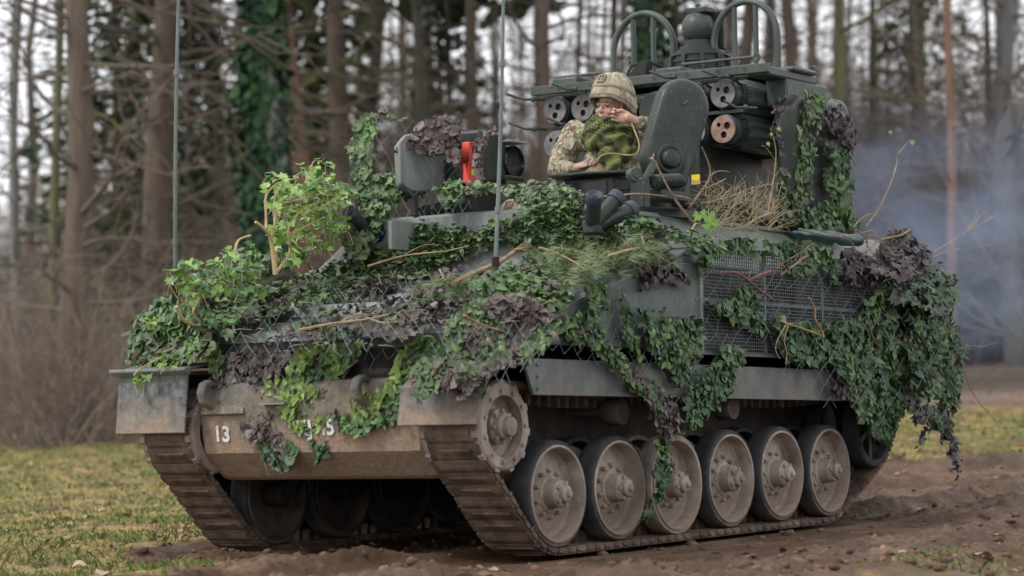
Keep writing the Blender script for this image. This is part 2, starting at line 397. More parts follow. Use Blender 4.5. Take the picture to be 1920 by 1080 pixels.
# --- hull (hull frame)
H = HM
b = MB(); b.prism([(4.75, .62), (4.75, 1.13), (-.44, 1.13), (-.48, 1.0), (-.64, .97), (-.665, .84), (-.62, .585), (-.45, .44), (4.35, .44)], .42, 1.985)
b.build("lower_hull", [M["wetmud_shade"]], veh, H, bevel=.035, seg=3)
b = MB(); b.prism([(-.30, .97), (-.645, .975), (-.672, .842), (-.628, .583), (-.455, .432), (-.30, .432)], .41, 1.972); b.build("bow_plate", M["muddy"], veh, H, bevel=.035, seg=3)
b = MB(); b.box((-.47, .47, .985), (-.43, 1.93, 1.17)); b.build("bow_recess_plate", M["shade"], veh, H)
b = MB(); b.prism([(-.47, 1.14), (-.50, 1.215), (1.31, 1.740), (1.405, 1.752), (1.405, 1.14)], -.08, 2.48); b.build("glacis", M["panel"], veh, H, bevel=.008)
b = MB(); b.box((1.405, .16, 1.14), (4.85, 2.24, 1.75)); b.build("rear_hull", M["dark"], veh, H, bevel=.01)
b = MB(); b.hexa([(.80, -.06, 1.57), (4.8, -.06, 1.73), (4.8, 2.46, 1.73), (.80, 2.46, 1.57)], [(.93, .42, 2.0), (4.6, .42, 2.0), (4.6, 1.98, 2.0), (.93, 1.98, 2.0)])
b.build("roof", M["deck"], veh, H, bevel=.012)
b = MB(); b.box((.885, .55, 1.80), (.915, 1.93, 1.985)); b.build("splash_plate", M["deck"], veh, H, bevel=.006)
b = MB(); b.box((.60, 1.55, 1.78), (.89, 1.575, 1.95)); b.build("splash_plate_brace", M["deck"], veh, H)
GL = lambda u, v, dz=0: pxp(u, v, (-.50, 0, 1.215+dz), (-.29, 0, 1))
# trim bar and hatch edges on the glacis
b = MB(); b.prism([(-.02, 1.355), (.02, 1.43), (.11, 1.43), (.14, 1.395)], .98, 1.90); b.build("trim_bar", M["deck"], veh, H, bevel=.008)
for y in (1.16, 1.40, 1.62): MB().box((-.014, y, 1.36), (-.001, y+.012, 1.425)).build("bar_rib", M["deck"], veh, H)
b = MB(); b.prism([(-.53, 1.195), (-.50, 1.245), (-.40, 1.265), (-.40, 1.225)], .50, 2.30); b.build("glacis_lip", M["deck"], veh, H, bevel=.006)
for x0, x1, y0, y1 in ((.05, .62, .45, .95), (.25, .8, 1.05, 1.85)):
    b = MB(); z = lambda x: 1.215+.29*(x+.5)
    b.hexa([(x0, y0, z(x0)+.0), (x1, y0, z(x1)), (x1, y1, z(x1)), (x0, y1, z(x0))], [(x0, y0, z(x0)+.03), (x1, y0, z(x1)+.03), (x1, y1, z(x1)+.03), (x0, y1, z(x0)+.03)])
    hh = b.build("deck_hatch", M["deck"], veh, H, bevel=.012)
    b = MB(); yc = (y0+y1)/2
    b.tube([(x0+.12, yc-.1, z(x0+.12)+.03), (x0+.12, yc-.1, z(x0+.12)+.075), (x0+.12, yc+.1, z(x0+.12)+.075), (x0+.12, yc+.1, z(x0+.12)+.03)], .009, 6); b.build("handle", M["dark"], hh, H)
# bow fittings
hook = MB(); hook.prism([(-.02, -.10), (-.10, -.06), (-.125, 0), (-.10, .055), (-.05, .075), (0, .06), (0, .03), (-.045, .035), (-.075, .01), (-.07, -.03), (-.03, -.045), (.0, -.05), (.02, -.10)], -.028, .028)
HKm = hook.mesh("towing_hook", M["muddy"])
for y in (.78, 1.86):
    o = put(bpy.data.objects.new("towing_hook", HKm), veh, H @ Matrix.Translation((-.650, y, .92)))
    bv = o.modifiers.new("bevel", "BEVEL"); bv.width = .012; bv.segments = 2
b = MB(); b.prism([(-.655, .79), (-.69, .80), (-.675, .845), (-.65, .845)], 1.62, 1.93); b.build("tow_lug", M["muddy"], veh, H, bevel=.006)
b = MB(); b.tube([(-.46, 1.84, 1.12), (-.56, 1.84, 1.13), (-.56, 1.40, 1.14), (-.46, 1.40, 1.14)], .009, 6); b.build("grab_rail", M["deck"], veh, H)
b = MB(); b.box((-.72, 1.30, .845), (-.655, 1.48, .855)); b.build("bow_step", M["deck"], veh, H)
for y in (1.08, 1.68):
    hl = MB(); hl.lathe([(.085, 0), (.09, -.02), (.09, -.07), (.08, -.075)], 24, (-.47, y, 1.065), "x"); o = hl.build("headlamp", M["dark"], veh, H)
    hl = MB(); hl.lathe([(.08, -.062), (.06, -.072), (.001, -.078)], 24, (-.47, y, 1.065), "x"); hl.build("lamp_glass", M["lens"], o, H)
# skirts
for xs in ((-.33, 1.30), (1.305, 2.86), (2.865, 4.40)):
    for y in (-.085, 2.465):
        b = MB()
        if xs[0] < 0: b.prism([(-.40, 1.005), (-.33, .868), (xs[1], .868), (xs[1], 1.062), (-.33, 1.062)], y, y+.02)
        else: b.prism([(xs[0], .868), (xs[1], .868), (xs[1], 1.062), (xs[0], 1.062)], y, y+.02)
        sk = b.build("side_skirt", M["skirt"], veh, H, bevel=.004)
        b = MB()
        for k in range(8):
            for x in (xs[0]+.03, xs[1]-.03):
                if k < 3: b.lathe([(.010, 0), (.010, -.007), (.001, -.009)], 8, (x, y+(0 if y < 1 else .02), .90+.065*k), "y")
        tag(b.build("skirt_bolts", M["panel"], sk, H), kind="stuff")
for y in (-.065, 1.935): b = MB(); b.box((-.33, y, 1.045), (4.45, y+.53, 1.06)); b.build("track_guard", M["muddy"], veh, H)
for y0, y1, pr in ((-.07, .455, [(-.30, 1.055), (-.62, 1.02), (-.785, .915), (-.825, .715)]), (1.945, 2.47, [(-.30, 1.09), (-.60, 1.095), (-.765, 1.06), (-.80, .70)])):
    th = .014
    top = [(x, z) for x, z in pr[:3]]; b = MB(); b.prism(top+[(x+.004, z-th) for x, z in top[::-1]], y0, y1)
    fd = b.build("front_fender", M["muddy"], veh, H, bevel=.004)
    lo = pr[2:]; b = MB(); b.prism(lo+[(x+th, z-.004) for x, z in lo[::-1]], y0+.004, y1-.004)
    mf = b.build("mud_flap", M["flap"], fd, H, bevel=.004)
b = MB(); b.prism([(-.76, 1.065), (-.815, 1.062), (-.815, 1.045), (-.77, 1.02)], 1.93, 2.50); b.build("fender_lip", M["deck"], veh, H, bevel=.004)
# mesh basket on the near flank
X0, X1, Z0, Z1, YB = 1.415, 3.62, 1.135, 1.755, -.085
b = MB()
for z in (Z0, Z1): b.box((X0, YB, z-.012), (X1, YB+.025, z+.012))
for x in (X0, X0+.74, X0+1.47, X1-.02): b.box((x, YB-.002, Z0), (x+.022, YB+.023, Z1))
b.box((X0, YB, 1.44), (X1, YB+.012, 1.452))
bk = b.build("stowage_basket", M["panel"], veh, H)
b = MB()
nx, nz = 84, 30
for i in range(nx): x = X0+(X1-X0)*(i+.5)/nx; b.box((x-.0022, YB+.001, Z0), (x+.0022, YB+.0055, Z1))
for j in range(nz): z = Z0+(Z1-Z0)*(j+.5)/nz; b.box((X0, YB-.004, z-.0022), (X1, YB+.0005, z+.0022))
tag(b.build("wire_mesh", M["wire"], bk, H, sharp=80), kind="stuff")
b = MB(); b.box((X0+.02, -.03, Z0), (X0+.72, .14, 1.66)); b.box((X0+.78, -.02, Z0), (X0+1.2, .14, 1.5)); b.box((X0+1.25, -.03, Z0), (X1-.05, .14, 1.64)); b.build("stowage_bin", M["dark"], bk, H, bevel=.015)
b = MB(); b.lathe([(.001, -.05), (.09, -.05), (.10, -.04), (.10, .1)], 20, (X0+.98, 0, 1.36), "y"); b.build("coiled_drum", M["panel"], bk, H)
b = MB(); b.box((3.64, -.07, 1.08), (4.80, .16, 1.70)); b.build("rear_stowage_bin", M["dark"], veh, H, bevel=.03)
for q in ((3.7, 4.8, 1.08), (1.45, 3.5, 1.14)):
    b = MB(); b.box((q[0], 2.243, q[2]), (q[1], 2.46, 1.70)); b.build("rear_stowage_bin", M["dark"], veh, H, bevel=.03)
b = MB(); b.box((4.85, .3, .9), (5.05, 2.1, 1.7)); b.build("rear_door", M["dark"], veh, H, bevel=.02)
# vertical edge strip between flank plate and basket
b = MB(); b.box((1.385, -.098, 1.13), (1.412, -.06, 1.765)); b.build("edge_strip", M["deck"], veh, H, bevel=.003)

# painted markings on the bow
def marking(txt, u, v, hgt, squeeze, lean):
    c = bpy.data.curves.new("marking", "FONT"); c.body = txt; c.size = hgt/.70; c.offset = .0035; c.extrude = .0006; c.align_x = "CENTER"; c.align_y = "CENTER"
    tmp = bpy.data.objects.new("tmp", c); COL.objects.link(tmp); dg = bpy.context.evaluated_depsgraph_get()
    me = bpy.data.meshes.new_from_object(tmp.evaluated_get(dg)); bpy.data.objects.remove(tmp)
    me.materials.clear(); me.materials.append(M["white"])
    # bow plate from (-.62,.585) to (-.665,.84): x right = -y, text up follows the plate
    up = Vector((-.045, 0, .255)).normalized(); rt = Vector((0, -1, 0)); nn = rt.cross(up)
    P = pxp(u, v, (-.6285, 0, .583), nn)
    F = Matrix((rt*squeeze, up, nn)).transposed().to_4x4(); F.translation = P+nn*.0045
    o = bpy.data.objects.new("marking", me); put(o, veh, H @ F @ Matrix.Rotation(lean, 4, "Z"))
marking("13", 417, 815, .085, 1.0, -.06); marking("KJ 45", 592, 803, .085, 1.0, .02)

b = MB()
for i in range(15): x = -.38+.12*i; b.lathe([(.008, 0), (.008, -.005), (.001, -.007)], 8, (x, -.08, 1.165), "y")
for i in range(5): b.lathe([(.008, 0), (.008, -.005), (.001, -.007)], 8, (1.36, -.08, 1.2+.12*i), "y")
tag(b.build("plate_bolts", M["panel"], veh, H), kind="stuff")
b = MB(); b.tube([(.42, -.081, 1.15), (.42, -.081, 1.475)], .006, 5); b.tube([(-.46, -.079, 1.205), (1.38, -.079, 1.742)], .005, 5); b.build("weld_seam", M["panel"], veh, H)
b = MB(); b.tube([(.95, .38, 1.97), (4.5, .38, 1.97)], .006, 5); b.build("roof_weld", M["deck"], veh, H)
# --- grenade dischargers
def disch(base, ends, r, name="smoke_discharger"):
    bx = MB(); c = Vector(base); bx.box(c-Vector((.035, .045, .05)), c+Vector((.05, .05, .035))); o = bx.build(name, M["dark"], veh, H, bevel=.015)
    for e in ends:
        e = Vector(e); d = (e-c).normalized(); L = (e-c).length
        q = d.to_track_quat("Z", "Y").to_matrix()
        t = MB(); t.lathe([(r*.8, 0.02), (r*.86, .05), (r*.86, L-.05), (r*.95, L-.048)], 20, c, "z", q); t.build("discharger_tube", M["dark"], o, H)
        t = MB(); t.lathe([(r*.95, L-.05), (r*1.03, L-.045), (r*1.03, L-.004), (r*.96, L+.002), (r*.84, L), (r*.66, L-.010), (r*.22, L-.016), (r*.15, L-.006), (.001, L-.005)], 24, c, "z", q); t.build("tube_cap", M["cap"], o, H)
disch(px(1110, 424, "y", .14), [px(1115, 364, "y", .06), px(1161, 366, "y", .06), px(1187, 391, "y", .06)], .050)
disch(px(718, 462, "y", 1.92), [px(654, 398, "y", 1.90), px(706, 430, "y", 1.84), px(700, 395, "y", 2.0)], .048)

# --- aerials
def aerial(u, v, y, u2, v2, k, hb=.16):
    p = px(u, v, "y", y); q = px(u2, v2, "y", y); d = q-p; q = p+d*1.25
    b = MB(); b.tube([p-Vector((0, 0, .16)), p-Vector((0, 0, .05)), p], [.045, .035, .03] if hb > .1 else [.022, .02, .018], 12); o = b.build("aerial", M["dark"], veh, H)
    b = MB(); n = 22; L = hb; dd = d.normalized()
    pts = [p+dd*(L*i/(n*6))+Vector((math.cos(i*1.047), math.sin(i*1.047), 0))*(.022 if hb > .1 else .016) for i in range(n*6)]
    b.tube(pts, .0055, 5); b.build("aerial_spring", M["shade"], o, H)
    b = MB(); n = 14
    pts = [p+(q-p)*(i/n)+Vector((0, .0, 0))+Vector((.03, .01, 0))*math.sin(math.pi*i/n)*k for i in range(n+1)]
    b.tube(pts, [.0125-.004*i/n for i in range(n+1)], 8)
    for t in (.16, .6): c = p+(q-p)*t+Vector((.03, .01, 0))*math.sin(math.pi*t)*k; b.tube([c, c+(q-p).normalized()*.035], .0165, 8)
    b.build("aerial_rod", M["ant"], o, H)
aerial(929, 500, .33, 942, 0, 1, .05); aerial(329, 575, 2.30, 337, 0, -1)

# --- missile launcher
def curve_plate(name, rings, depth, mat, parent, frame):
    c = bpy.data.curves.new(name, "CURVE"); c.dimensions = "2D"; c.fill_mode = "BOTH"; c.extrude = depth/2
    for (cx, cy, r, n) in rings:
        s = c.splines.new("POLY"); s.points.add(n-1); s.use_cyclic_u = True
        for i in range(n): a = 2*math.pi*i/n; s.points[i].co = (cx+r*math.cos(a), cy+r*math.sin(a), 0, 1)
    t = bpy.data.objects.new("tmp", c); COL.objects.link(t)
    me = bpy.data.meshes.new_from_object(t.evaluated_get(bpy.context.evaluated_depsgraph_get())); bpy.data.objects.remove(t); me.materials.clear(); me.materials.append(mat)
    return put(bpy.data.objects.new(name, me), parent, frame)
b = MB(); b.lathe([(.80, 2.0), (.80, 2.05), (.70, 2.09), (.62, 2.09), (.60, 2.16), (.001, 2.16)], 40, (3.3, 1.22, 0)); b.box((2.80, .80, 2.1), (3.75, 1.78, 2.60)); b.box((2.765, .72, 2.06), (2.80, 1.05, 2.58))
la = b.build("missile_launcher", M["dark"], veh, H, bevel=.012)
b = MB(); b.box((3.12, 1.02, 2.60), (4.2, 1.58, 2.95)); b.build("launcher_body", M["dark"], la, H, bevel=.05, seg=3)
for y, z, r in ((1.16, 2.80, .13), (1.43, 2.84, .10)):
    b = MB(); b.lathe([(.001, 2.93), (r*.8, 2.93), (r, 2.97), (r, 3.3)], 24, (0, y, z), "x"); b.build("body_drum", M["dark"], la, H)
b = MB(); b.tube([(2.98, 1.55, 2.88), (2.93, 1.45, 2.74), (2.94, 1.25, 2.70), (3.0, 1.1, 2.9)], .011, 7); b.build("launcher_cable", M["shade"], la, H)
b = MB(); b.box((3.25, .60, 3.00), (4.20, 1.95, 3.03)); b.build("launcher_roof", M["dark"], la, H, bevel=.008)
b = MB(); b.box((2.86, .26, 2.965), (2.915, 2.08, 3.025)); bm_ = b.build("front_rail", M["paint"], la, H, bevel=.005)
b = MB()
for y in (.42, .62, .85, 1.1, 1.35, 1.6, 1.85): b.lathe([(.012, 0), (.012, -.004)], 10, (2.858, y, 2.996), "x")
tag(b.build("rail_holes", M["hole"], bm_, H), kind="stuff")
for y, z, d in ((.55, 2.96, .16), (.95, 2.99, .16), (1.72, 2.98, .15), (2.06, 2.94, .20), (2.05, 2.74, .18), (1.76, 2.75, .15), (.42, 2.75, .12)):
    b = MB(); b.tube([(3.0, y, z+.01), (2.86, y, z), (2.80, y+.03, z-.005), (2.76, y+.03+d*.6, z+.04)], .0095, 7); b.ball((2.86, y, z), .02, 8, 6); b.build("locking_pin", M["paint"], la, H)
for y0 in (.50, 1.58):
    for z in (2.75, 2.965): b = MB(); b.box((2.985, y0, z-.012), (3.02, y0+.5, z+.012)); b.build("tube_clamp", M["dark"], la, H, bevel=.003)
FR = Matrix(((0, 0, -1), (-1, 0, 0), (0, 1, 0)))    # plate: x -> -y, y -> z, normal -> -x
for y in (1.945, 1.72, .865, .64):
    for z in (2.865, 2.635):
        o_ = (0, y, z)
        rusty = (y == .64 and z < 2.7)
        b = MB(); b.lathe([(.088, 2.97), (.098, 2.975), (.098, 3.10), (.090, 3.11), (.096, 3.90), (.112, 3.95), (.112, 4.20), (.104, 4.22), (.104, 4.38), (.116, 4.40), (.116, 4.47), (.09, 4.48), (.001, 4.48)], 28, o_, "x")
        tb = b.build("launch_tube", M["paint"], la, H, label="launch tube with a rust-stained end plate" if rusty else None)
        b = MB(); b.lathe([(.0885, 2.955), (.0945, 2.958), (.0945, 3.03), (.0885, 3.03)], 32, o_, "x"); b.build("tube_band", M["navy"], tb, H)
        F4 = FR.to_4x4(); F4.translation = (2.952, y, z)
        f = curve_plate("end_plate", [(0, 0, .0885, 40), (-.033, .030, .0155, 18), (.030, .022, .024, 20), (.004, -.036, .023, 20)], .012, M["rust"] if rusty else M["face"], tb, H @ F4)
        b = MB(); b.lathe([(.001, 2.975), (.087, 2.975)], 24, o_, "x"); b.build("tube_bore", M["hole"], tb, H)
        # ribbed cradle shell round the tube
        pr = []
        for k in range(32):
            a = 2*math.pi*(k+.5)/32; r = .121 if (k % 4) in (1, 2) else .107; pr.append((y+r*math.cos(a), z+r*math.sin(a)))
        b = MB(); b.prism(pr, 3.10, 3.62, "x"); n = len(pr)
        b.build("tube_cradle", M["paint"], tb, H, bevel=.003)
        b = MB()      # toothed front collar, open ring
        for k in range(10):
            a0 = 2*math.pi*(k+.08)/10; a1 = 2*math.pi*(k+.92)/10; q = []
            for (r, x) in ((.104, 3.035), (.112, 3.035), (.112, 3.12), (.104, 3.12)):
                q.append([(x, y+r*math.cos(a), z+r*math.sin(a)) for a in (a0, (a0+a1)/2, a1)])
            vs_ = [p for row in q for p in row]
            b.add(vs_, [(0,1,4,3),(1,2,5,4),(3,4,7,6),(4,5,8,7),(6,7,10,9),(7,8,11,10),(9,10,1,0),(10,11,2,1),(0,3,6,9),(2,11,8,5)])
        tag(b.build("tube_collar", M["dark"], tb, H), kind="stuff")
for y in (.50, 1.585):
    b = MB(); b.box((3.62, y+.04, 2.50), (3.92, y+.46, 2.97)); b.build("tube_rack", M["paint"], la, H, bevel=.02)
b = MB(); b.box((3.05, .36, 2.975), (3.72, .52, 3.04)); b.box((3.35, .33, 3.03), (3.66, .50, 3.065)); b.box((3.30, .36, 2.80), (3.86, .52, 2.985)); b.build("rail_cover", M["paint"], la, H, bevel=.015)
for x in (2.98, 3.74):
    b = MB(); b.tube([(x, .40, 3.05)]+[(x, .40+.022*math.cos(a), 3.085+.022*math.sin(a)) for a in np.linspace(-1.4, 4.6, 12)], .007, 6); b.build("lifting_eye", M["paint"], la, H)
for (x0, x1, y0, y1, z1) in ((3.0, 3.25, 1.80, 2.0, 3.09), (3.35, 3.6, .55, .66, 3.08), (2.95, 3.1, .95, 1.15, 3.075), (3.0, 3.3, 1.45, 1.62, 3.07)):
    b = MB(); b.box((x0, y0, 3.0), (x1, y1, z1)); b.build("roof_box", M["paint"], la, H, bevel=.012)
for ya, yb in ((.45, 1.0), (1.55, 2.0)):
    b = MB(); b.tube([(3.05, ya, 3.02), (3.05, ya, 3.10), (3.05, yb, 3.10), (3.05, yb, 3.02)], .010, 7); b.build("roof_handrail", M["paint"], la, H)
b = MB(); b.tube([(3.70, 1.0, 3.05), (3.5, .9, 3.10), (3.3, .8, 3.06), (3.1, .75, 3.08)], .010, 7); b.build("roof_cable", M["shade"], la, H)
# flank shield
pr = [(3.20, 1.98), (3.20, 2.74)]+[(3.34-.14*math.cos(a), 2.74+.12*math.sin(a)) for a in np.linspace(.2, math.pi/2, 6)]+[(3.80, 2.86), (3.92, 2.74), (3.95, 2.3), (3.98, 1.98)]
b = MB(); b.prism(pr, .22, .40); b.build("flank_shield", M["dark"], la, H, bevel=.04, seg=3)
# yellow label on pedestal
b = MB(); c = px(1304, 335, "x", 2.764); b.box((2.758, c.y-.033, c.z-.014), (2.7645, c.y+.026, c.z+.026)); b.build("warning_label", M["yellow"], la, H)
b = MB(); b.box((2.759, c.y-.036, c.z-.036), (2.7643, c.y+.030, c.z-.016)); b.build("label_strip", M["ochre"], la, H)
# guard hoops
for yc in (1.70, .89):
    b = MB(); w_, zt, zb = .245, 3.59, 3.03
    pts = [(3.7, yc+w_, zb), (3.7, yc+w_, 3.30)]+[(3.7, yc+w_*math.cos(a), 3.33+(zt-3.33)*math.sin(a)) for a in np.linspace(.12, math.pi-.12, 18)]+[(3.7, yc-w_, 3.30), (3.7, yc-w_, zb)]
    b.tube(pts, .0235, 12); hp = b.build("guard_hoop", M["paint"], la, H)
    for s in (-.082, .082): b = MB(); b.tube([(3.7, yc+s, zb), (3.7, yc+s, 3.33+(zt-3.33)*.935)], .018, 10); b.build("guard_bar", M["paint"], hp, H)
    for s in (-w_, w_): b = MB(); b.lathe([(.04, 3.03), (.04, 3.045), (.03, 3.06)], 12, (3.7, yc+s, 0)); b.build("hoop_foot", M["paint"], hp, H)
# alerting sensor: stacked rings and ball
b = MB(); b.lathe([(.30, 3.035), (.30, 3.06), (.245, 3.07), (.245, 3.085), (.26, 3.09), (.26, 3.105), (.205, 3.11), (.205, 3.15), (.19, 3.155), (.195, 3.20), (.205, 3.205), (.205, 3.22), (.19, 3.225), (.19, 3.245), (.205, 3.25), (.205, 3.262), (.165, 3.27), (.165, 3.29), (.135, 3.295), (.135, 3.32), (.105, 3.33), (.105, 3.36)], 40, (3.73, 1.27, 0))
se = b.build("sensor_turret", M["dark"], la, H)
for k in range(10):
    a = 2*math.pi*k/10; b = MB(); b.box((.185, -.014, 3.12), (.222, .014, 3.25), Matrix.Rotation(a, 4, "Z")); b.build("ring_clamp", M["dark"], se, H @ Matrix.Translation((3.73, 1.27, 0)), bevel=.004)
b = MB(); b.lathe([(.06, -.125)]+[(.112*math.sin(t), -.112*math.cos(t)) for t in np.linspace(.55, math.pi-.02, 18)], 32, (3.72, 1.27, 3.455)); sb = b.build("sensor_ball", M["paint"], se, H)
b = MB()
for i in range(26):
    t = math.acos(1-2*(i+.5)/26); a = i*2.4
    if .5 < t < 2.3: b.ball((3.72+.110*math.sin(t)*math.cos(a), 1.27+.110*math.sin(t)*math.sin(a), 3.455+.110*math.cos(t)), .007, 6, 4)
tag(b.build("ball_studs", M["hole"], sb, H), kind="stuff")
b = MB(); b.box((3.66, 1.17, 3.545), (3.78, 1.33, 3.585)); b.box((3.80, 1.12, 3.30), (3.85, 1.30, 3.575)); b.tube([(3.70, 1.26, 3.58), (3.70, 1.26, 3.61)], .02, 8); b.build("sensor_bracket", M["dark"], se, H, bevel=.008)
b = MB(); b.prism([(1.50, 3.04), (1.36, 3.15), (1.30, 3.15), (1.33, 3.04)], 3.10, 3.18, "x"); b.build("sensor_arm", M["shade"], la, H)
pts = [Vector((3.2, 1.55, 3.04)), Vector((3.25, 1.52, 3.16)), Vector((3.38, 1.46, 3.2)), Vector((3.5, 1.4, 3.16))]
b = MB(); b.tube(pts, .012, 8); b.build("sensor_cable", M["shade"], la, H)

# --- commander's hatch
HC = Vector((2.06, .90, 0))
b = MB(); b.lathe([(.58, 1.98), (.56, 2.03), (.47, 2.05), (.45, 2.11), (.40, 2.115), (.40, 2.16), (.34, 2.17), (.33, 2.0), (.33, 1.7)], 36, HC); cu = b.build("commander_hatch", M["dark"], veh, H)
a_, c_ = px(1052, 352, "x", 1.62), px(1150, 330, "x", 1.62)
b = MB(); b.box((1.58, .62, 2.07), (1.76, .98, 2.225)); b.build("periscope_box", M["dark"], cu, H, bevel=.012)
b = MB(); b.box((1.572, .66, 2.12), (1.58, .94, 2.20)); b.build("periscope_glass", M["lens"], cu, H)
b = MB(); b.prism([(1.50, 1.02), (1.46, .72), (1.52, .56), (1.66, .48), (1.80, .50), (1.80, 1.04), (1.60, 1.08)], 2.236, 2.252, "z"); b.build("hatch_rim_plate", M["dark"], cu, H, bevel=.004)
for k in range(5):
    a = math.radians(215+k*62)
    if 1.9 < a % 6.28 < 3.6: continue
    b = MB(); b.box((.37, -.11, 2.06), (.50, .11, 2.15), Matrix.Rotation(a, 4, "Z")); b.build("periscope", M["dark"], cu, H @ Matrix.Translation(HC), bevel=.015)
# lid standing open
Bt = px(1222, 318, "y", .50); Tp = px(1291, 147, "y", .50)
wv = Vector((.86, -.51, 0)).normalized(); nv = Vector((-.51, -.86, 0)).normalized()
Bt.x, Tp.x = Bt.x, Tp.x
lean = math.radians(19); av = Vector((0, 0, 1))*math.cos(lean)+wv*math.sin(lean); bv_ = av.cross(nv)
c0 = px(1263, 250, "y", .36); hl_, rw_ = .168, .176
def capsule(r, hl, n=14):
    return [(r*math.cos(a), hl+r*math.sin(a)) for a in np.linspace(0, math.pi, n)]+[(r*.98*math.cos(a), -hl+r*.9*math.sin(a)) for a in np.linspace(math.pi, 2*math.pi, n)]
LF = Matrix((bv_, av, nv)).transposed().to_4x4(); LF.translation = c0
b = MB(); rings = [(.86, -.055), (.97, -.045), (1.0, -.02), (1.0, .012), (.975, .038), (.91, .056), (.80, .066), (.55, .071), (.25, .072)]
vs_, fs_ = [], []; n = 28
for s, h in rings:
    vs_ += [(x*s if s > .8 else x*s, y - (y-(hl_ if y > 0 else -hl_))*(1-s) if False else (y*(1-(1-s)*rw_/(rw_+hl_))), h) for x, y in capsule(rw_, hl_)]
for i in range(len(rings)-1): fs_ += [(i*n+j, i*n+(j+1) % n, (i+1)*n+(j+1) % n, (i+1)*n+j) for j in range(n)]
fs_ += [tuple(range(n-1, -1, -1)), tuple(range((len(rings)-1)*n, len(rings)*n))]
b.add(vs_, fs_); lid = b.build("hatch_lid", M["dark"], cu, H @ LF, sharp=50)
M["lid_rim"] = M["deck"]
P = px(1262, 291, "y", .30); loc = LF.inverted() @ P
b = MB(); b.lathe([(.092, .05), (.092, .082), (.085, .088), (.072, .088), (.070, .08), (.062, .08), (.060, .105), (.050, .122), (.025, .130), (.001, .131)], 32, (loc.x, loc.y-.02, 0)); b.build("lid_boss", M["dark"], lid, H @ LF)
b = MB(); b.tube([(-.03, .17, .062), (-.03, .17, .085), (-.01, .195, .085), (-.01, .195, .062)], .007, 6); b.build("lid_loop", M["paint"], lid, H @ LF)
# hinge with torsion spring
h0, h1 = px(1225, 341, "y", .30), px(1275, 338, "y", .26)
b = MB(); hd = (h1-h0).normalized(); L = (h1-h0).length
pts = []
for i in range(13*8):
    t = i/(13*8); a = t*13*2*math.pi; e1 = hd.orthogonal().normalized(); e2 = hd.cross(e1); pts.append(h0+hd*L*t+(e1*math.cos(a)+e2*math.sin(a))*.038)
b.tube(pts, .008, 5); b.tube([h0, h1], .03, 12); hg = b.build("hatch_spring", M["dark"], cu, H)
b = MB()
for u, v, s in ((1200, 350, .05), (1276, 347, .055)): p = px(u, v, "y", .34); b.box(p-Vector((.035, .05, .13)), p+Vector((.035, .05, .05)))
p = px(1245, 368, "y", .36); b.box(p-Vector((.16, .08, .03)), p+Vector((.16, .06, .03)))
b.tube([px(1205, 345, "y", .34), px(1228, 305, "y", .36)], .028, 8); b.tube([px(1278, 345, "y", .30), px(1290, 290, "y", .28)], [.035, .022], 8)
b.build("hatch_hinge", M["dark"], cu, H, bevel=.008)
p = px(1190, 328, "y", .36); b = MB(); q = (nv).to_track_quat("Z", "Y").to_matrix()
b.lathe([(.001, .03), (.02, .03), (.022, .022), (.04, .022), (.045, .012), (.045, -.03), (.001, -.03)], 20, p, "z", q); b.tube([p, px(1212, 340, "y", .38)], .024, 8); b.build("hinge_roller", M["paint"], cu, H)

# --- gunner's sight on the far side of the roof
b = MB(); A = px(752, 345, "y", 1.62)
pr = [(u, v) for u, v in ((748, 268), (760, 252), (800, 246), (856, 240), (872, 262), (872, 345), (850, 356), (775, 360), (752, 345))]
vs_ = [px(u, v, "y", 1.62) for u, v in pr]; vs2 = [p+Vector((.16, .16, 0)) for p in vs_]; n = len(pr)
b.add(vs_+vs2, [tuple(range(n)), tuple(range(2*n-1, n-1, -1))]+[(i, n+i, n+(i+1) % n, (i+1) % n) for i in range(n)])
sg = b.build("gunner_sight", M["deck"], veh, H, bevel=.012)
p = px(908, 296, "y", 1.40)
b = MB(); b.box(p+Vector((-.13, -.06, -.16)), p+Vector((.16, .20, .16))); b.build("sight_body", M["dark"], sg, H, bevel=.02)
q0 = px(905, 360, "y", 1.45); b = MB(); b.box(q0+Vector((-.12, -.04, -.16)), q0+Vector((.12, .16, .06))); b.tube([px(778, 360, "y", 1.62), px(776, 405, "y", 1.62)], .022, 8); b.tube([px(850, 352, "y", 1.65), px(858, 400, "y", 1.65)], .02, 8); b.tube([px(790, 398, "y", 1.65), px(850, 385, "y", 1.65)], .035, 8); b.build("sight_mount", M["shade"], sg, H)
p = px(962, 305, "y", 1.34)
b = MB(); b.lathe([(.085, .16), (.10, .05), (.105, -.01), (.098, -.02), (.09, .0), (.001, .004)], 28, p, "y"); b.build("sight_lens", M["lens"], sg, H)
p = px(958, 266, "y", 1.34); b = MB(); b.box(p+Vector((-.10, -.06, -.012)), p+Vector((.09, .10, .002)), None); b.build("sight_flap", M["deck"], sg, H, bevel=.004)
p = px(955, 334, "y", 1.34); b = MB(); b.box(p+Vector((-.10, -.05, -.02)), p+Vector((.10, .08, .01))); b.build("sight_ledge", M["dark"], sg, H, bevel=.008)
p = px(883, 306, "y", 1.30); b = MB()
b.box(p+Vector((-.05, -.02, -.125)), p+Vector((.055, .03, .0))); b.box(p+Vector((-.05, -.02, .0)), p+Vector((-.012, .03, .125))); b.box(p+Vector((-.012, -.02, .095)), p+Vector((.045, .03, .125))); b.tube([p+Vector((.03, 0, .10)), p+Vector((.01, 0, 0))], .016, 7)
rc = b.build("red_case", M["red"], sg, H, bevel=.008)
b = MB(); b.box(p+Vector((-.025, -.024, -.075)), p+Vector((.025, -.0205, -.03))); b.build("case_sticker", M["yellow"], rc, H)
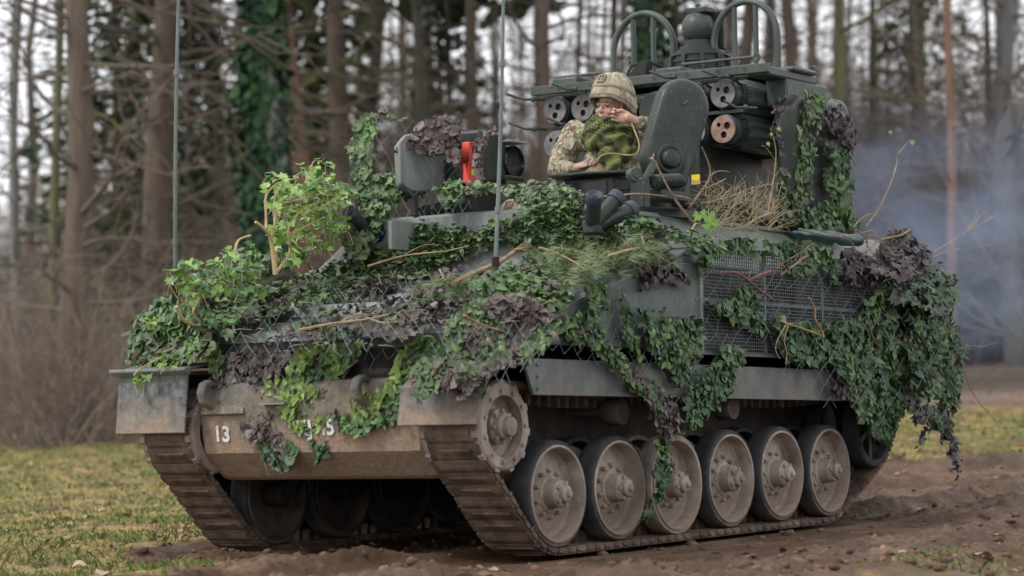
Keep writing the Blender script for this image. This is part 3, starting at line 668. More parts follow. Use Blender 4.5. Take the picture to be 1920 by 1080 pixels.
b = MB(); b.box(p+Vector((-.018, -.024, -.022)), p+Vector((.004, -.0205, .02))); b.build("case_tag", M["white"], rc, H)
# ------------------------------------------------------------------ blobs fused into one continuous surface
def fused(name, items, voxel, mats, parent, frame=H, smooth=4, matfn=None, lump=None, loc=None):
    b = MB()
    for it in items:
        if it[0] == "c":      # tapered capsule chain: points, radii
            pts, rs = [Vector(p) for p in it[1]], it[2]
            fine = []; fr = []
            for i in range(len(pts)-1):
                k = 5
                for j in range(k): fine.append(pts[i].lerp(pts[i+1], j/k)); fr.append(rs[i]+(rs[i+1]-rs[i])*j/k)
            fine.append(pts[-1]); fr.append(rs[-1])
            b.tube(fine, fr, 12)
            for p, r in zip(pts, rs): b.ball(p, r*1.0, 12, 8)
        else:
            n0 = len(b.v); b.ball((0, 0, 0), it[2], 18, 12); R_ = it[3] if len(it) > 3 else None
            for i in range(n0, len(b.v)):
                q = Vector(b.v[i]); q = (R_ @ q) if R_ is not None else q; b.v[i] = tuple(q+Vector(it[1]))
    if loc is not None: b.v = [tuple(Vector(q)-Vector(loc)) for q in b.v]; frame = frame @ Matrix.Translation(loc)
    me = b.mesh("tmp", mats)
    o = bpy.data.objects.new("tmp", me); COL.objects.link(o)
    r = o.modifiers.new("r", "REMESH"); r.mode = "VOXEL"; r.voxel_size = voxel
    s = o.modifiers.new("s", "SMOOTH"); s.factor = .5; s.iterations = smooth
    me2 = bpy.data.meshes.new_from_object(o.evaluated_get(bpy.context.evaluated_depsgraph_get())); bpy.data.objects.remove(o)
    me2.name = name; me2.materials.clear()
    for q in (mats if isinstance(mats, list) else [mats]): me2.materials.append(q)
    nv, npoly = len(me2.vertices), len(me2.polygons)
    me2.polygons.foreach_set("use_smooth", np.ones(npoly, bool))
    if lump:
        co = np.empty(nv*3, np.float32); me2.vertices.foreach_get("co", co); co = co.reshape(-1, 3)
        no = np.empty(nv*3, np.float32); me2.vertex_normals.foreach_get("vector", no); no = no.reshape(-1, 3)
        co += no*np.array([lump(Vector(c)) for c in co.tolist()], np.float32)[:, None]; me2.vertices.foreach_set("co", co.ravel())
    if matfn:
        ce = np.empty(npoly*3, np.float32); me2.polygons.foreach_get("center", ce)
        me2.polygons.foreach_set("material_index", np.array([matfn(Vector(c)) for c in ce.reshape(-1, 3).tolist()], np.int32))
    me2.update()
    return put(bpy.data.objects.new(name, me2), parent, frame)

def camo_mat(name, cols, scale, rough=.85):
    mt, t, p = _new(name)
    base = cols[0]; c = None
    for i, col in enumerate(cols[1:]):
        f = _noise(t, scale*(1+.35*i), 3, .5, stretch=(1, 1, .75) if i % 2 else (1+.1*i, .8, 1.2))
        mp = f.node.inputs["Vector"].links[0].from_node; mp.inputs["Location"].default_value = (7.3*i, 3.1*i, 1.7*i)
        k = _ramp(t, f, [(.545, 0), (.57, 1)])
        c = _mix(t, k, c if c is not None else base, col)
    t.links.new(c, p.inputs["Base Color"]); p.inputs["Roughness"].default_value = rough
    _bump(t, p, _noise(t, 60, 6, .7), .25, .004); return mt
M["camo"] = camo_mat("woodland_camouflage_cloth", [(.27, .225, .155), (.16, .155, .085), (.13, .075, .05), (.36, .31, .22), (.09, .105, .06)], 14)
M["helmcloth"] = camo_mat("tan_camouflage_cover", [(.28, .24, .18), (.19, .15, .11), (.35, .315, .25), (.18, .165, .12)], 16)
M["tan"] = pmat("tan_vest", (.22, .155, .09), (.29, .21, .13), 20, .9, .3)
M["webbing"] = pmat("tan_webbing", (.20, .165, .11), (.28, .235, .165), 40, .9, .3)
M["buckle"] = pmat("dark_plastic", (.03, .032, .03), (.06, .062, .058), 20, .5, 0)
def skin_mat():
    mt, t, p = _new("skin"); f = _noise(t, 30, 5)
    c = _ramp(t, f, [(.3, (.34, .185, .125)), (.7, (.47, .275, .20))])
    d = _ramp(t, _noise(t, 17, 4), [(.45, 0), (.66, .70)])     # camouflage cream smears
    c = _mix(t, d, c, (.16, .10, .07)); t.links.new(c, p.inputs["Base Color"]); p.inputs["Roughness"].default_value = .5
    p.inputs["Subsurface Weight"].default_value = .12; p.inputs["Subsurface Radius"].default_value = (.012, .005, .003); return mt
M["skin"] = skin_mat()
def scarf_mat():
    mt, t, p = _new("olive_check_scarf"); tc = t.nodes.new("ShaderNodeTexCoord").outputs["Object"]
    mp = t.nodes.new("ShaderNodeMapping"); mp.inputs["Rotation"].default_value = (.5, .5, .4); t.links.new(tc, mp.inputs[0])
    ck = t.nodes.new("ShaderNodeTexChecker"); ck.inputs["Scale"].default_value = 62; t.links.new(mp.outputs[0], ck.inputs[0])
    reg = _ramp(t, _noise(t, 9, 1), [(.48, 0), (.52, 1)])
    sx = t.nodes.new("ShaderNodeSeparateXYZ"); t.links.new(tc, sx.inputs[0])
    up = _ramp(t, _math(t, "ADD", sx.outputs["Z"], 0.2), [(.155, 0), (.19, .9)])
    k = _math(t, "MULTIPLY", ck.outputs["Fac"], _math(t, "MAXIMUM", _math(t, "MULTIPLY", reg, .75), up))
    wv = t.nodes.new("ShaderNodeTexWave"); wv.inputs["Scale"].default_value = 2.6; wv.inputs["Distortion"].default_value = .6; t.links.new(mp.outputs[0], wv.inputs[0])
    st = _ramp(t, wv.outputs["Fac"], [(.90, 0), (.94, .8)])
    c = _ramp(t, _noise(t, 14), [(.3, (.085, .095, .025)), (.7, (.135, .145, .042))])
    c = _mix(t, _math(t, "MAXIMUM", k, st), c, (.018, .02, .012)); t.links.new(c, p.inputs["Base Color"]); p.inputs["Roughness"].default_value = .9
    _bump(t, p, _noise(t, 140, 3), .4, .002); return mt
M["scarf"] = scarf_mat()

# ------------------------------------------------------------------ the commander
pc = Vector((2.06, .90, 1.72))
per = thing("person", "soldier in camouflage uniform, helmet and olive scarf standing in the open hatch, fist at mouth", "person", pc, H)
hd = px(1150, 200, "x", 2.03); hd.y += .005          # head centre
HR = Matrix.Rotation(math.radians(-6), 3, "Z") @ Matrix.Rotation(math.radians(4), 3, "X")   # slight turn of the head
HS = 1.10
hp = lambda x, y, z: hd+HR @ Vector((-x, -y, z))*HS    # face frame: x forward, y to the wearer's left
nk = hd+Vector((.035, 0, -.16))
rs, re, rh = px(1078, 252, "x", 2.12), px(1046, 318, "x", 1.93), px(1102, 313, "x", 1.70)
ls, le, lh = px(1212, 250, "x", 2.10), px(1256, 258, "x", 2.16), px(1168, 222, "x", 1.82)
wr = px(1072, 318, "x", 1.76); wl = px(1202, 230, "x", 1.87)
def finger(base, d, curl, ln, r, n):
    pts = [base]; dd = Vector(d).normalized(); ax = dd.cross(Vector(n)).normalized()
    for k, f in enumerate((.45, .32, .23)):
        pts.append(pts[-1]+dd*ln*f); dd = Matrix.Rotation(-curl*(.7+.3*k), 3, ax) @ dd
    return ("c", pts, [r, r*.95, r*.88, r*.78])
def hand(w, palm_c, palm_dir, across, nrm, curl, r=.0095):
    out = [("c", [w, palm_c-palm_dir*.02], [.026, .030]), ("e", palm_c, (.046, .042, .017), Matrix((palm_dir, across, nrm)).transposed())]
    for k, (o, ln) in enumerate(((.032, .072), (.011, .080), (-.011, .075), (-.031, .060))):
        out.append(finger(palm_c+palm_dir*.036+across*o, palm_dir+across*o*1.2, curl, ln, r-.0006*k, nrm))
    return out
# left hand: loose fist in front of the mouth, thumb and forefinger to the lips
pd = (px(1150, 219, "x", 1.80)-wl).normalized(); ac = Vector((0, 0, 1)); ac = (ac-pd*ac.dot(pd)).normalized(); nr = pd.cross(ac).normalized()
if nr.x > 0: nr = -nr
plc = px(1172, 220, "x", 1.82)
lhand = hand(wl, plc, pd, ac, -nr, 1.55)
lhand.append(("c", [plc+ac*.02-pd*.01, plc+ac*.038+pd*.028+nr*.012, plc+ac*.020+pd*.062+nr*.014], [.014, .0115, .009]))
pd2 = (px(1122, 314, "x", 1.64)-wr).normalized(); nr2 = Vector((-.35, -.35, .85)); nr2 = (nr2-pd2*nr2.dot(pd2)).normalized(); ac2 = nr2.cross(pd2)
prc = px(1098, 311, "x", 1.69)
rhand = hand(wr, prc, pd2, ac2, -nr2, .75)
rhand.append(("c", [prc-ac2*.03-pd2*.015, prc-ac2*.045+pd2*.03, prc-ac2*.028+pd2*.055], [.013, .011, .009]))
head = [("e", hp(-.012, 0, .035), (.098, .078, .10), HR), ("e", hp(.035, 0, -.045), (.062, .058, .075), HR), ("e", hp(.066, 0, -.092), (.026, .030, .024), HR),
        ("e", hp(.085, 0, .008), (.014, .052, .011), HR), ("c", [hp(.090, 0, .0), hp(.108, 0, -.026)], [.009, .0125]), ("e", hp(.104, 0, -.034), (.012, .018, .009), HR),
        ("e", hp(.072, .038, -.032), (.022, .022, .022), HR), ("e", hp(.072, -.038, -.032), (.022, .022, .022), HR),
        ("e", hp(.093, 0, -.058), (.008, .024, .006), HR), ("e", hp(.090, 0, -.070), (.008, .021, .007), HR),
        ("e", hp(-.005, .079, -.01), (.022, .010, .033), HR), ("e", hp(-.005, -.079, -.01), (.022, .010, .033), HR)]
head = [("e", it[1], tuple(q*HS for q in it[2]), it[3]) if it[0] == "e" else it for it in head]
body = head+[("c", [hd+Vector((.02, 0, -.06)), nk+Vector((.02, 0, -.08))], [.058, .064])]
tor = [("c", [pc, pc+Vector((.02, 0, .35)), pc+Vector((.03, 0, .62))], [.15, .175, .17]), ("e", pc+Vector((.02, .08, .58)), (.16, .17, .19)), ("e", pc+Vector((.02, -.08, .58)), (.16, .17, .19)),
       ("c", [nk+Vector((.03, .03, -.10)), rs], [.09, .085]), ("c", [nk+Vector((.03, -.03, -.10)), ls], [.09, .085])]
armr = ("c", [rs, re, wr], [.078, .060, .036]); arml = ("c", [ls, le, wl], [.078, .060, .036])
hands = lhand+rhand
def whichmat(c):
    if (c-hd).length < .16 and c.z > hd.z-.13: return 0
    if (c-plc).length < .105 and (c-wl).dot(plc-wl) > -.002: return 0
    if (c-prc).length < .105 and (c-wr).dot(prc-wr) > -.002: return 0
    return 1
def wh(c): return whichmat(c+pc)
body_o = fused("body", body+tor+[("c", [rs, re, wr], [.062, .046, .027]), ("c", [ls, le, wl], [.062, .046, .027])]+hands, .0045, [M["skin"], M["camo"]], per, H, 3, wh, None, pc)
wr_j = wr.lerp(re, .06); wl_j = wl.lerp(le, .06)
def wrinkle(c): return .010*noise.fractal(Vector(c)*11, .8, 2.1, 4)+.006*abs(noise.noise(Vector((c.x*14, c.y*14, c.z*34))))
fused("jacket", [it for it in tor]+[("c", [rs, re, wr_j], [.088, .070, .046]), ("c", [ls, le, wl_j], [.088, .070, .046]), ("e", wr_j, (.05, .05, .045)), ("e", wl_j, (.046, .046, .046)),
                 ("c", [pc+Vector((.02, 0, .1)), pc+Vector((.03, 0, .66))], [.16, .165])], .007, M["camo"], per, H, 2, None, wrinkle, pc)
fused("vest", [("e", pc+Vector((-.065, .02, .50)), (.10, .145, .17)), ("e", pc+Vector((-.08, .09, .42)), (.08, .08, .09)), ("e", pc+Vector((-.08, -.07, .40)), (.08, .08, .10))], .008, M["tan"], per, H, 3, None, lambda c: .008*noise.noise(Vector(c)*18), pc)
# scarf: wrapped rolls round the neck, a fall of cloth over the chest
sc_ = []
for k, (dz, rr, th_, tl) in enumerate(((-.075, .098, .042, .25), (-.115, .115, .050, .30), (-.155, .128, .052, .12), (-.19, .135, .05, .35))):
    pts = [hd+Vector((.015-rr*math.cos(a)*1.02-(.012*k if math.cos(a) > 0 else 0), rr*math.sin(a), dz-tl*.10*max(0, math.cos(a)))) for a in np.linspace(0, 2*math.pi, 15)]
    sc_.append(("c", pts, [th_*(.85+.25*abs(math.sin(i*1.7+k))) for i in range(15)]))
sc_ += [("e", hd+Vector((-.115, -.035, -.235)), (.055, .115, .075)), ("e", hd+Vector((-.125, -.055, -.305)), (.045, .095, .085)), ("e", hd+Vector((-.13, -.075, -.375)), (.035, .065, .075)), ("e", hd+Vector((-.09, -.115, -.27)), (.05, .07, .10))]
def folds(c):
    return .012*math.sin(58*(c.z+.55*c.y+.25*c.x)+5*noise.noise(Vector(c)*7))+.008*noise.fractal(Vector(c)*16, .8, 2.1, 3)
sl = hd+Vector((0, 0, -.16))
sco = fused("scarf", sc_, .0055, M["scarf"], per, H, 2, None, folds, sl)
b = MB()
for i in range(34):
    t = i/33; p = px(1150+46*t, 305+14*math.sin(t*3.1), "x", 1.895-.02*math.sin(t*3)); b.tube([p, p+Vector((-.004, random.uniform(-.008, .008), -.022)), p+Vector((0, random.uniform(-.012, .012), -.045))], [.0022, .0018, .001], 4)
tag(b.build("scarf_fringe", M["scarf"], sco, H), kind="stuff")
# eyes, brows, stubble of hair
b = MB()
for s in (1, -1):
    e = MB(); e.ball(hp(.079, .030*s, -.006), .0115, 12, 8); eo = e.build("eye", pmat("eye_white", (.30, .25, .22), (.36, .30, .27), 4, .2, 0) if s == 1 else bpy.data.materials["eye_white"], per, H)
    e = MB(); e.ball(hp(.0865, .033*s, -.006), (.005, .0075, .0075), 10, 6); e.build("iris", M["lens"], eo, H)
    e = MB(); e.tube([hp(.088, .014*s, .010), hp(.0925, .030*s, .016), hp(.083, .050*s, .011)], [.0045, .006, .003], 6); e.build("eyebrow", M["redstick"], per, H)
    e = MB(); e.tube([hp(.086, .017*s, -.002), hp(.0915, .030*s, .003), hp(.084, .044*s, -.002)], [.002, .003, .002], 6); e.build("eyelid", M["skin"], per, H)
# helmet
def helmet(parent, ctr, R3, name="helmet"):
    hv = MB(); n = 40; rows = 12; vs_ = []; fs_ = []
    for i in range(rows+1):
        for j in range(n):
            a = 2*math.pi*j/n; c, s = math.cos(a), math.sin(a)
            lo = -.020 if c > .35 else (-.085 if c < -.3 else -.085+.065*(c+.3)/.65)
            ear = -.035*math.exp(-((abs(s)-1)/.25)**2)
            t = i/rows; el = math.pi/2*(1-t)
            rx, ry, rz = .143, .128, .128
            z = rz*math.sin(el)+(lo+ear)*t**2.2; fl = 1-.01*max(0, t-.8)/.2+(.065*max(0, t-.85)/.15*min(1, (c-.3)/.4) if c > .3 else 0)
            w = max(.001, math.cos(el))**.82 if i else .001
            q = Vector((rx*w*c*fl, ry*w*s*fl, z+.05)); q += q.normalized()*.0028*noise.fractal(q*28, 1, 2, 3)
            vs_.append(q)
    for i in range(rows):
        for j in range(n): fs_.append((i*n+j, i*n+(j+1) % n, (i+1)*n+(j+1) % n, (i+1)*n+j))
    loc4 = (Matrix.Translation(ctr) @ R3.to_4x4() @ Matrix.Rotation(math.pi, 4, "Z"))     # local x = wearer's front
    hv.add(vs_, fs_); ho = hv.build(name, M["helmcloth"], parent, H @ loc4, sharp=80)
    so = ho.modifiers.new("s", "SOLIDIFY"); so.thickness = .012; so.offset = -1
    def ring(t, off, r):
        i = int(t*rows); return [vs_[i*n+j]*(1+off) for j in range(n)]+[vs_[i*n]*(1+off)]
    b = MB(); b.tube(ring(.93, .0, 1), .0055, 5); b.build("helmet_edge", M["webbing"], ho, H @ loc4)
    b = MB()
    p1 = ring(.62, .012, 1); p2 = ring(.76, .012, 1)
    for j in range(n): b.add([p1[j], p1[j+1], p2[j+1], p2[j]], [(0, 1, 2, 3)])
    o = b.build("helmet_band", M["webbing"], ho, H @ loc4); so = o.modifiers.new("s", "SOLIDIFY"); so.thickness = .004
    F0 = vs_[8*n]; up = (vs_[5*n]-vs_[9*n]).normalized(); fw = Vector((0, 1, 0)).cross(up).normalized()
    if fw.x < 0: fw = -fw
    Fm = Matrix((fw, up.cross(fw), up)).transposed().to_4x4(); Fm.translation = vs_[6*n]+fw*.004
    b = MB(); b.box((-.004, -.024, -.028), (.006, -.016, .026)); b.box((-.004, .016, -.028), (.006, .024, .026)); b.box((-.004, -.016, .016), (.006, .016, .026)); b.box((-.004, -.016, -.028), (.006, .016, -.016)); b.box((-.004, -.006, -.016), (.004, .006, .010)); b.build("helmet_mount", M["webbing"], ho, H @ loc4 @ Fm, bevel=.002)
    b = MB(); b.box((-.003, -.016, -.016), (.001, .016, .016)); b.build("mount_recess", M["buckle"], ho, H @ loc4 @ Fm)
    b = MB()
    for a in (.5, 1.2, 2.0, 4.3, 5.1, 5.8):
        j = int(a/6.283*n); b.tube([vs_[i*n+j]*1.012 for i in range(1, 8)], .003, 5)
    b.build("cover_seams", M["webbing"], ho, H @ loc4)
    return ho
helmet(per, hd+HR @ Vector((.008, 0, .020)), HR @ Matrix.Rotation(math.radians(-2), 3, "Y") @ Matrix.Scale(HS, 3))
for s in (1, -1):
    b = MB(); b.ball(hp(-.012, .092*s, -.022), (.032, .020, .044), 14, 10); b.ball(hp(-.012, .103*s, -.022), (.022, .016, .032), 12, 8); b.build("ear_cup", M["webbing"] if s < 0 else M["buckle"], per, H)
    b = MB(); b.tube([hp(.03, .086*s, .03), hp(.025, .082*s, -.04), hp(.045, .062*s, -.095)], .006, 6); b.build("chin_strap", M["webbing"], per, H)
b = MB(); b.tube([plc+pd*.05, hp(.115, .01, -.085)], .008, 8); b.ball(px(1137, 222, "x", 1.84), .013, 10, 8); b.build("microphone", M["buckle"], per, H)
cb = [px(1183, 228, "x", 1.83), px(1192, 250, "x", 1.82), px(1199, 272, "x", 1.82), px(1194, 288, "x", 1.80), px(1180, 291, "x", 1.78), px(1160, 289, "x", 1.76), px(1140, 288, "x", 1.72), px(1125, 294, "x", 1.68), px(1117, 306, "x", 1.66)]
fine = []
for i in range(len(cb)-1):
    a0, a1, a2, a3 = cb[max(i-1, 0)], cb[i], cb[i+1], cb[min(i+2, len(cb)-1)]
    for k in range(5):
        t = k/5; fine.append(.5*((2*a1)+(a2-a0)*t+(2*a0-5*a1+4*a2-a3)*t*t+(3*a1-a0-3*a2+a3)*t**3))
b = MB(); b.tube(fine+[cb[-1]], .0055, 7); b.build("headset_cable", M["straw"], per, H)
b = MB(); c = rs.lerp(re, .40); d = (re-rs).normalized()
b.box((-.032, -.003, -.045), (.032, .003, .045)); fm = Matrix(((d.cross(Vector((-.8, -.5, .1)))).normalized(), Vector((-.75, -.6, .25)).normalized(), -d)).transposed().to_4x4(); fm.translation = c+Vector((-.75, -.6, .25)).normalized()*.088
b.build("arm_patch", M["helmcloth"], per, H @ fm, bevel=.002)
# the driver's helmet, just showing through the net in front of the roof
dp = px(969, 373, "x", 1.12)
dr = bpy.data.objects
dh = helmet(None, dp+Vector((0, .0, -.178)), Matrix.Rotation(math.radians(8), 3, "Z"), "helmet")
tag(dh, "tan camouflage helmet of the driver peeping out of the net at the roof front", "helmet")
# ------------------------------------------------------------------ camouflage nets
GREEN = ((.068, .135, .036), (.10, .175, .050), (.050, .105, .032), (.095, .150, .068))
BRIGHT = ((.155, .235, .045), (.19, .28, .06), (.12, .20, .045))
DEEP = ((.042, .092, .034), (.058, .118, .042), (.034, .075, .030))
PURPLE = ((.086, .062, .055), (.122, .092, .083), (.056, .040, .036))
OLIVE = ((.080, .125, .046), (.11, .155, .066), (.062, .10, .038))
def inpoly(P, poly):
    x, y = P[:, 0], P[:, 1]; r = np.zeros(len(P), bool); n = len(poly)
    for i in range(n):
        x0, y0 = poly[i]; x1, y1 = poly[(i+1) % n]
        if y0 == y1: continue
        c = ((y0 > y) != (y1 > y)) & (x < (x1-x0)*(y-y0)/(y1-y0)+x0); r ^= c
    return r
def vnoise(P, s, seed=0.0):
    return np.array([noise.fractal(Vector((p[0]*s+seed, p[1]*s-seed, p[2]*s+2*seed)), 1.0, 2.0, 3) for p in P])
PER = 10
def scraps(C, N, T, S, tints, curl=.45):
    """C centres, N normals, T tip directions, S sizes -> lobed curled cloth tongues"""
    n = len(C)
    N = N/np.linalg.norm(N, axis=1, keepdims=True); T = T-N*(T*N).sum(1, keepdims=True); T /= np.linalg.norm(T, axis=1, keepdims=True)+1e-9; B = np.cross(N, T)
    ang = np.linspace(0, 2*np.pi, PER, endpoint=False)[None, :]+RNG.uniform(-.22, .22, (n, PER))
    ph = RNG.uniform(0, 6.283, (3, n, 1)); rad = .92+.16*np.cos(2*ang+ph[0])+.13*np.cos(3*ang+ph[1])+RNG.uniform(-.05, .05, (n, PER))
    asp = RNG.uniform(.45, 1.0, (n, 1)); lx = rad*np.cos(ang)*1.15; ly = rad*np.sin(ang)*asp
    ca = RNG.uniform(-1, 1, (n, 1))*curl*1.3; cb = RNG.uniform(-1, 1, (n, 1))*curl
    lz = ca*ly*ly+cb*lx*lx+.16*np.cos(2*ang+ph[2])+RNG.uniform(-.06, .06, (n, PER))+curl*.35*lx
    mid = np.zeros((n, 1)); zc = RNG.uniform(-.10, .22, (n, 1))
    lx = np.concatenate([lx, mid], 1); ly = np.concatenate([ly, mid], 1); lz = np.concatenate([lz, zc], 1)
    V = C[:, None, :]+S[:, None, None]*(lx[..., None]*T[:, None, :]+ly[..., None]*B[:, None, :]+lz[..., None]*N[:, None, :])
    k = PER+1; base = (np.arange(n)*k)[:, None, None]
    tri = np.array([(i, (i+1) % PER, PER) for i in range(PER)])[None]
    F = (base+tri).reshape(-1, 3)
    tn = np.repeat(tints[:, None, :], k, 1)*RNG.uniform(.92, 1.08, (n, k, 1))
    return V.reshape(-1, 3), F, tn.reshape(-1, 3)
def hit(u, v, P0, Nn, front):
    p = pxp(u, v, P0, Nn)
    if front is not None:
        q = pxp(u, v, *front)
        if (q-hC).length < (p-hC).length: p = q
    return p
ROOF_FRONT = ((.76, 0, 1.57), (-1, 0, .30))
class Net:
    def __init__(s, label, loc, group=None):
        s.root = thing("camouflage_net", label, "camouflage net", loc, H, group); s.V = []; s.F = []; s.T = []; s.n = 0; s.cord = MB()
    def patch(s, poly, P0, Nn, cols, step=9.5, size=.037, bulge=.05, alt=None, altk=.0, lift=.025, amp=.05, down=(0, 0, -1), holes=.30, back=True, curl=.6, front=None, erode=3.5):
        """poly in photo pixels on the plane (P0, Nn); alt colours appear in blotches covering about altk"""
        poly = np.array(poly, float); Nn = Vector(Nn).normalized(); amp *= .75
        if P0 is pF: cc_ = poly.mean(0); poly = cc_+(poly-cc_)*1.10; erode = 0
        x0, y0 = poly.min(0); x1, y1 = poly.max(0)
        s.sheet(poly, P0, Nn, cols, alt, altk, lift, amp, front, holes)
        for layer in (1,):
            st = step*.82
            gx, gy = np.meshgrid(np.arange(x0-4, x1+4, st), np.arange(y0-4, y1+4, st))
            Q = np.stack([gx.ravel(), gy.ravel()], 1)+RNG.uniform(-.5, .5, (gx.size, 2))*st
            wob = np.stack([vnoise(np.c_[Q/30, np.zeros(len(Q))], 1.0, 3.1), vnoise(np.c_[Q/30, np.zeros(len(Q))], 1.0, 9.7)], 1)*9
            Q = Q[inpoly(Q+wob, poly) & inpoly(Q+wob*.6+[erode, 0], poly) & inpoly(Q+wob*.6-[erode, 0], poly) & inpoly(Q+wob*.6+[0, erode], poly) & inpoly(Q+wob*.6-[0, erode], poly)]
            if not len(Q): continue
            P = np.array([hit(u, v, P0, Nn, front) for u, v in Q])
            h = vnoise(P, 5.0, 1.3)
            P = P+np.array(Nn)*(lift*(1 if layer else .3)+amp*(h[:, None]+.35)+RNG.uniform(0, .012, (len(P), 1)))
            if layer:
                keep = vnoise(P, 9.0, 5.5) > -holes-.12; P = P[keep]; h = h[keep]
            n = len(P)
            if n == 0: continue
            Nv = np.array(Nn)[None]+RNG.normal(0, .31, (n, 3)); Tv = np.array(down, float)[None]+RNG.normal(0, .55, (n, 3))
            S = RNG.uniform(.55, 1.35, n)*size*.68
            c = np.array([cols[i] for i in RNG.integers(0, len(cols), n)])
            if layer == 0: c = np.array((.040, .040, .030))[None]*RNG.uniform(.6, 1.2, (n, 1))
            elif alt is not None:
                b_ = vnoise(P, 3.6, 8.8); th_ = np.quantile(b_, 1-altk) if altk < 1 else -9
                a = np.array([alt[i] for i in RNG.integers(0, len(alt), n)]); mk = b_+RNG.normal(0, .06, n) > th_; c[mk] = a[mk]
            c = c*RNG.uniform(.62, 1.30, (n, 1))
            if layer: fl = RNG.random(n) < .035; c[fl] = np.array(PURPLE[1])*.9
            V, F, T = scraps(P, Nv, Tv, S, c, curl)
            s.V.append(V); s.F.append(F+s.n); s.T.append(T); s.n += len(V)
        return s
    def sheet(s, poly, P0, Nn, cols, alt, altk, lift, amp, front, holes, g=5.2):
        x0, y0 = poly.min(0); x1, y1 = poly.max(0)
        nx, ny = int((x1-x0)/g)+3, int((y1-y0)/g)+3
        gx, gy = np.meshgrid(x0-g+np.arange(nx)*g, y0-g+np.arange(ny)*g); Q = np.stack([gx.ravel(), gy.ravel()], 1)
        wob = np.stack([vnoise(np.c_[Q/30, np.zeros(len(Q))], 1.0, 3.1), vnoise(np.c_[Q/30, np.zeros(len(Q))], 1.0, 9.7)], 1)*9
        wob += np.stack([vnoise(np.c_[Q/9, np.zeros(len(Q))], 1.0, 1.1), vnoise(np.c_[Q/9, np.zeros(len(Q))], 1.0, 6.7)], 1)*6
        ok = inpoly(Q+wob, poly)
        if ok.sum() < 4: return
        Qj = Q+RNG.uniform(-.35, .35, Q.shape)*g
        P = np.array([hit(u, v, P0, Nn, front) for u, v in Qj])
        h = vnoise(P, 5.0, 1.3); f = np.array([noise.noise(Vector(p)*17) for p in P.tolist()]); f2 = np.array([noise.noise(Vector(p)*38) for p in P.tolist()])
        P = P+np.array(Nn)*(lift*.55+amp*(h[:, None]+.35)+.026*f[:, None]+.012*f2[:, None])
        hole = np.array([noise.noise(Vector((p[0]*15+3, p[1]*15, p[2]*15-5))) for p in P.tolist()])
        ok &= hole > -.30-.35*max(0, holes)
        c = np.array([cols[i] for i in (np.clip((vnoise(P, 8, 4.4)+.6)/1.2, 0, .999)*len(cols)).astype(int)])
        if alt is not None:
            b_ = vnoise(P, 3.6, 8.8); a = np.array([alt[i] for i in RNG.integers(0, len(alt), len(P))]); mk = b_ > np.quantile(b_, 1-altk); c[mk] = a[mk]
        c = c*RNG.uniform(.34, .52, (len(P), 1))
        F = []
        for j in range(ny-1):
            for i in range(nx-1):
                a = j*nx+i; q = (a, a+1, a+nx+1, a+nx)
                if ok[list(q)].sum() >= 3 and ok[a] and ok[a+nx+1]: F += [(q[0], q[1], q[2]), (q[0], q[2], q[3])]
        if not F: return
        F = np.array(F); use = np.unique(F); mp_ = np.full(len(P), -1); mp_[use] = np.arange(len(use))
        s.V.append(P[use]); s.F.append(mp_[F]+s.n); s.T.append(c[use]); s.n += len(use)
    def cords(s, poly, P0, Nn, cell=26, lift=.02, r=.0013, amp=.02, skew=0.0, keep=.75):
        poly = np.array(poly, float); x0, y0 = poly.min(0); x1, y1 = poly.max(0); Nn = Vector(Nn).normalized()
        nx, ny = int((x1-x0)/cell)+3, int((y1-y0)/cell)+3
        def node(i, j):
            u = x0+(i+(.5 if j % 2 else 0))*cell+skew*j*cell; v = y0+j*cell*.85
            w = noise.noise_vector(Vector((u/40, v/40, .5)))*cell*.35
            return (u+w.x, v+w.y)
        def seg_(a, b):
            m_ = ((a[0]+b[0])/2, (a[1]+b[1])/2)
            if not inpoly(np.array([m_]), poly)[0] or random.random() > keep: return
            def P(q):
                p = pxp(q[0], q[1], P0, Nn); return p+Nn*(lift+amp*noise.noise(p*4))
            pa, pb = P(a), P(b); pm = (pa+pb)/2+Vector((0, 0, -.004))
            s.cord.tube([pa, pm, pb], r, 3, False)
        for j in range(ny):
            for i in range(nx):
                a = node(i, j); k = 0 if j % 2 == 0 else 1
                seg_(a, node(i-1+k, j+1)); seg_(a, node(i+k, j+1))
        return s
    def done(s):
        fr = H
        if s.V:
            tag(np_obj("scrim", np.concatenate(s.V), np.concatenate(s.F), M["scrim"], s.root, H, np.concatenate(s.T), True), kind="stuff")
        if s.cord.v:
            tag(s.cord.build("cord_mesh", M["cord"], s.root, H, sharp=180), kind="stuff")
        return s.root

pG, nG = (-.50, 0, 1.235), (-.29, 0, 1)
pS, nS = (0, -.10, 0), (0, -1, 0)
pL, nL = (0, -.115, 0), (0, -1, 0)
pF, nF = (-.70, 0, 0), (-1, 0, .12)
UPS = (.3, -.25, -.3)

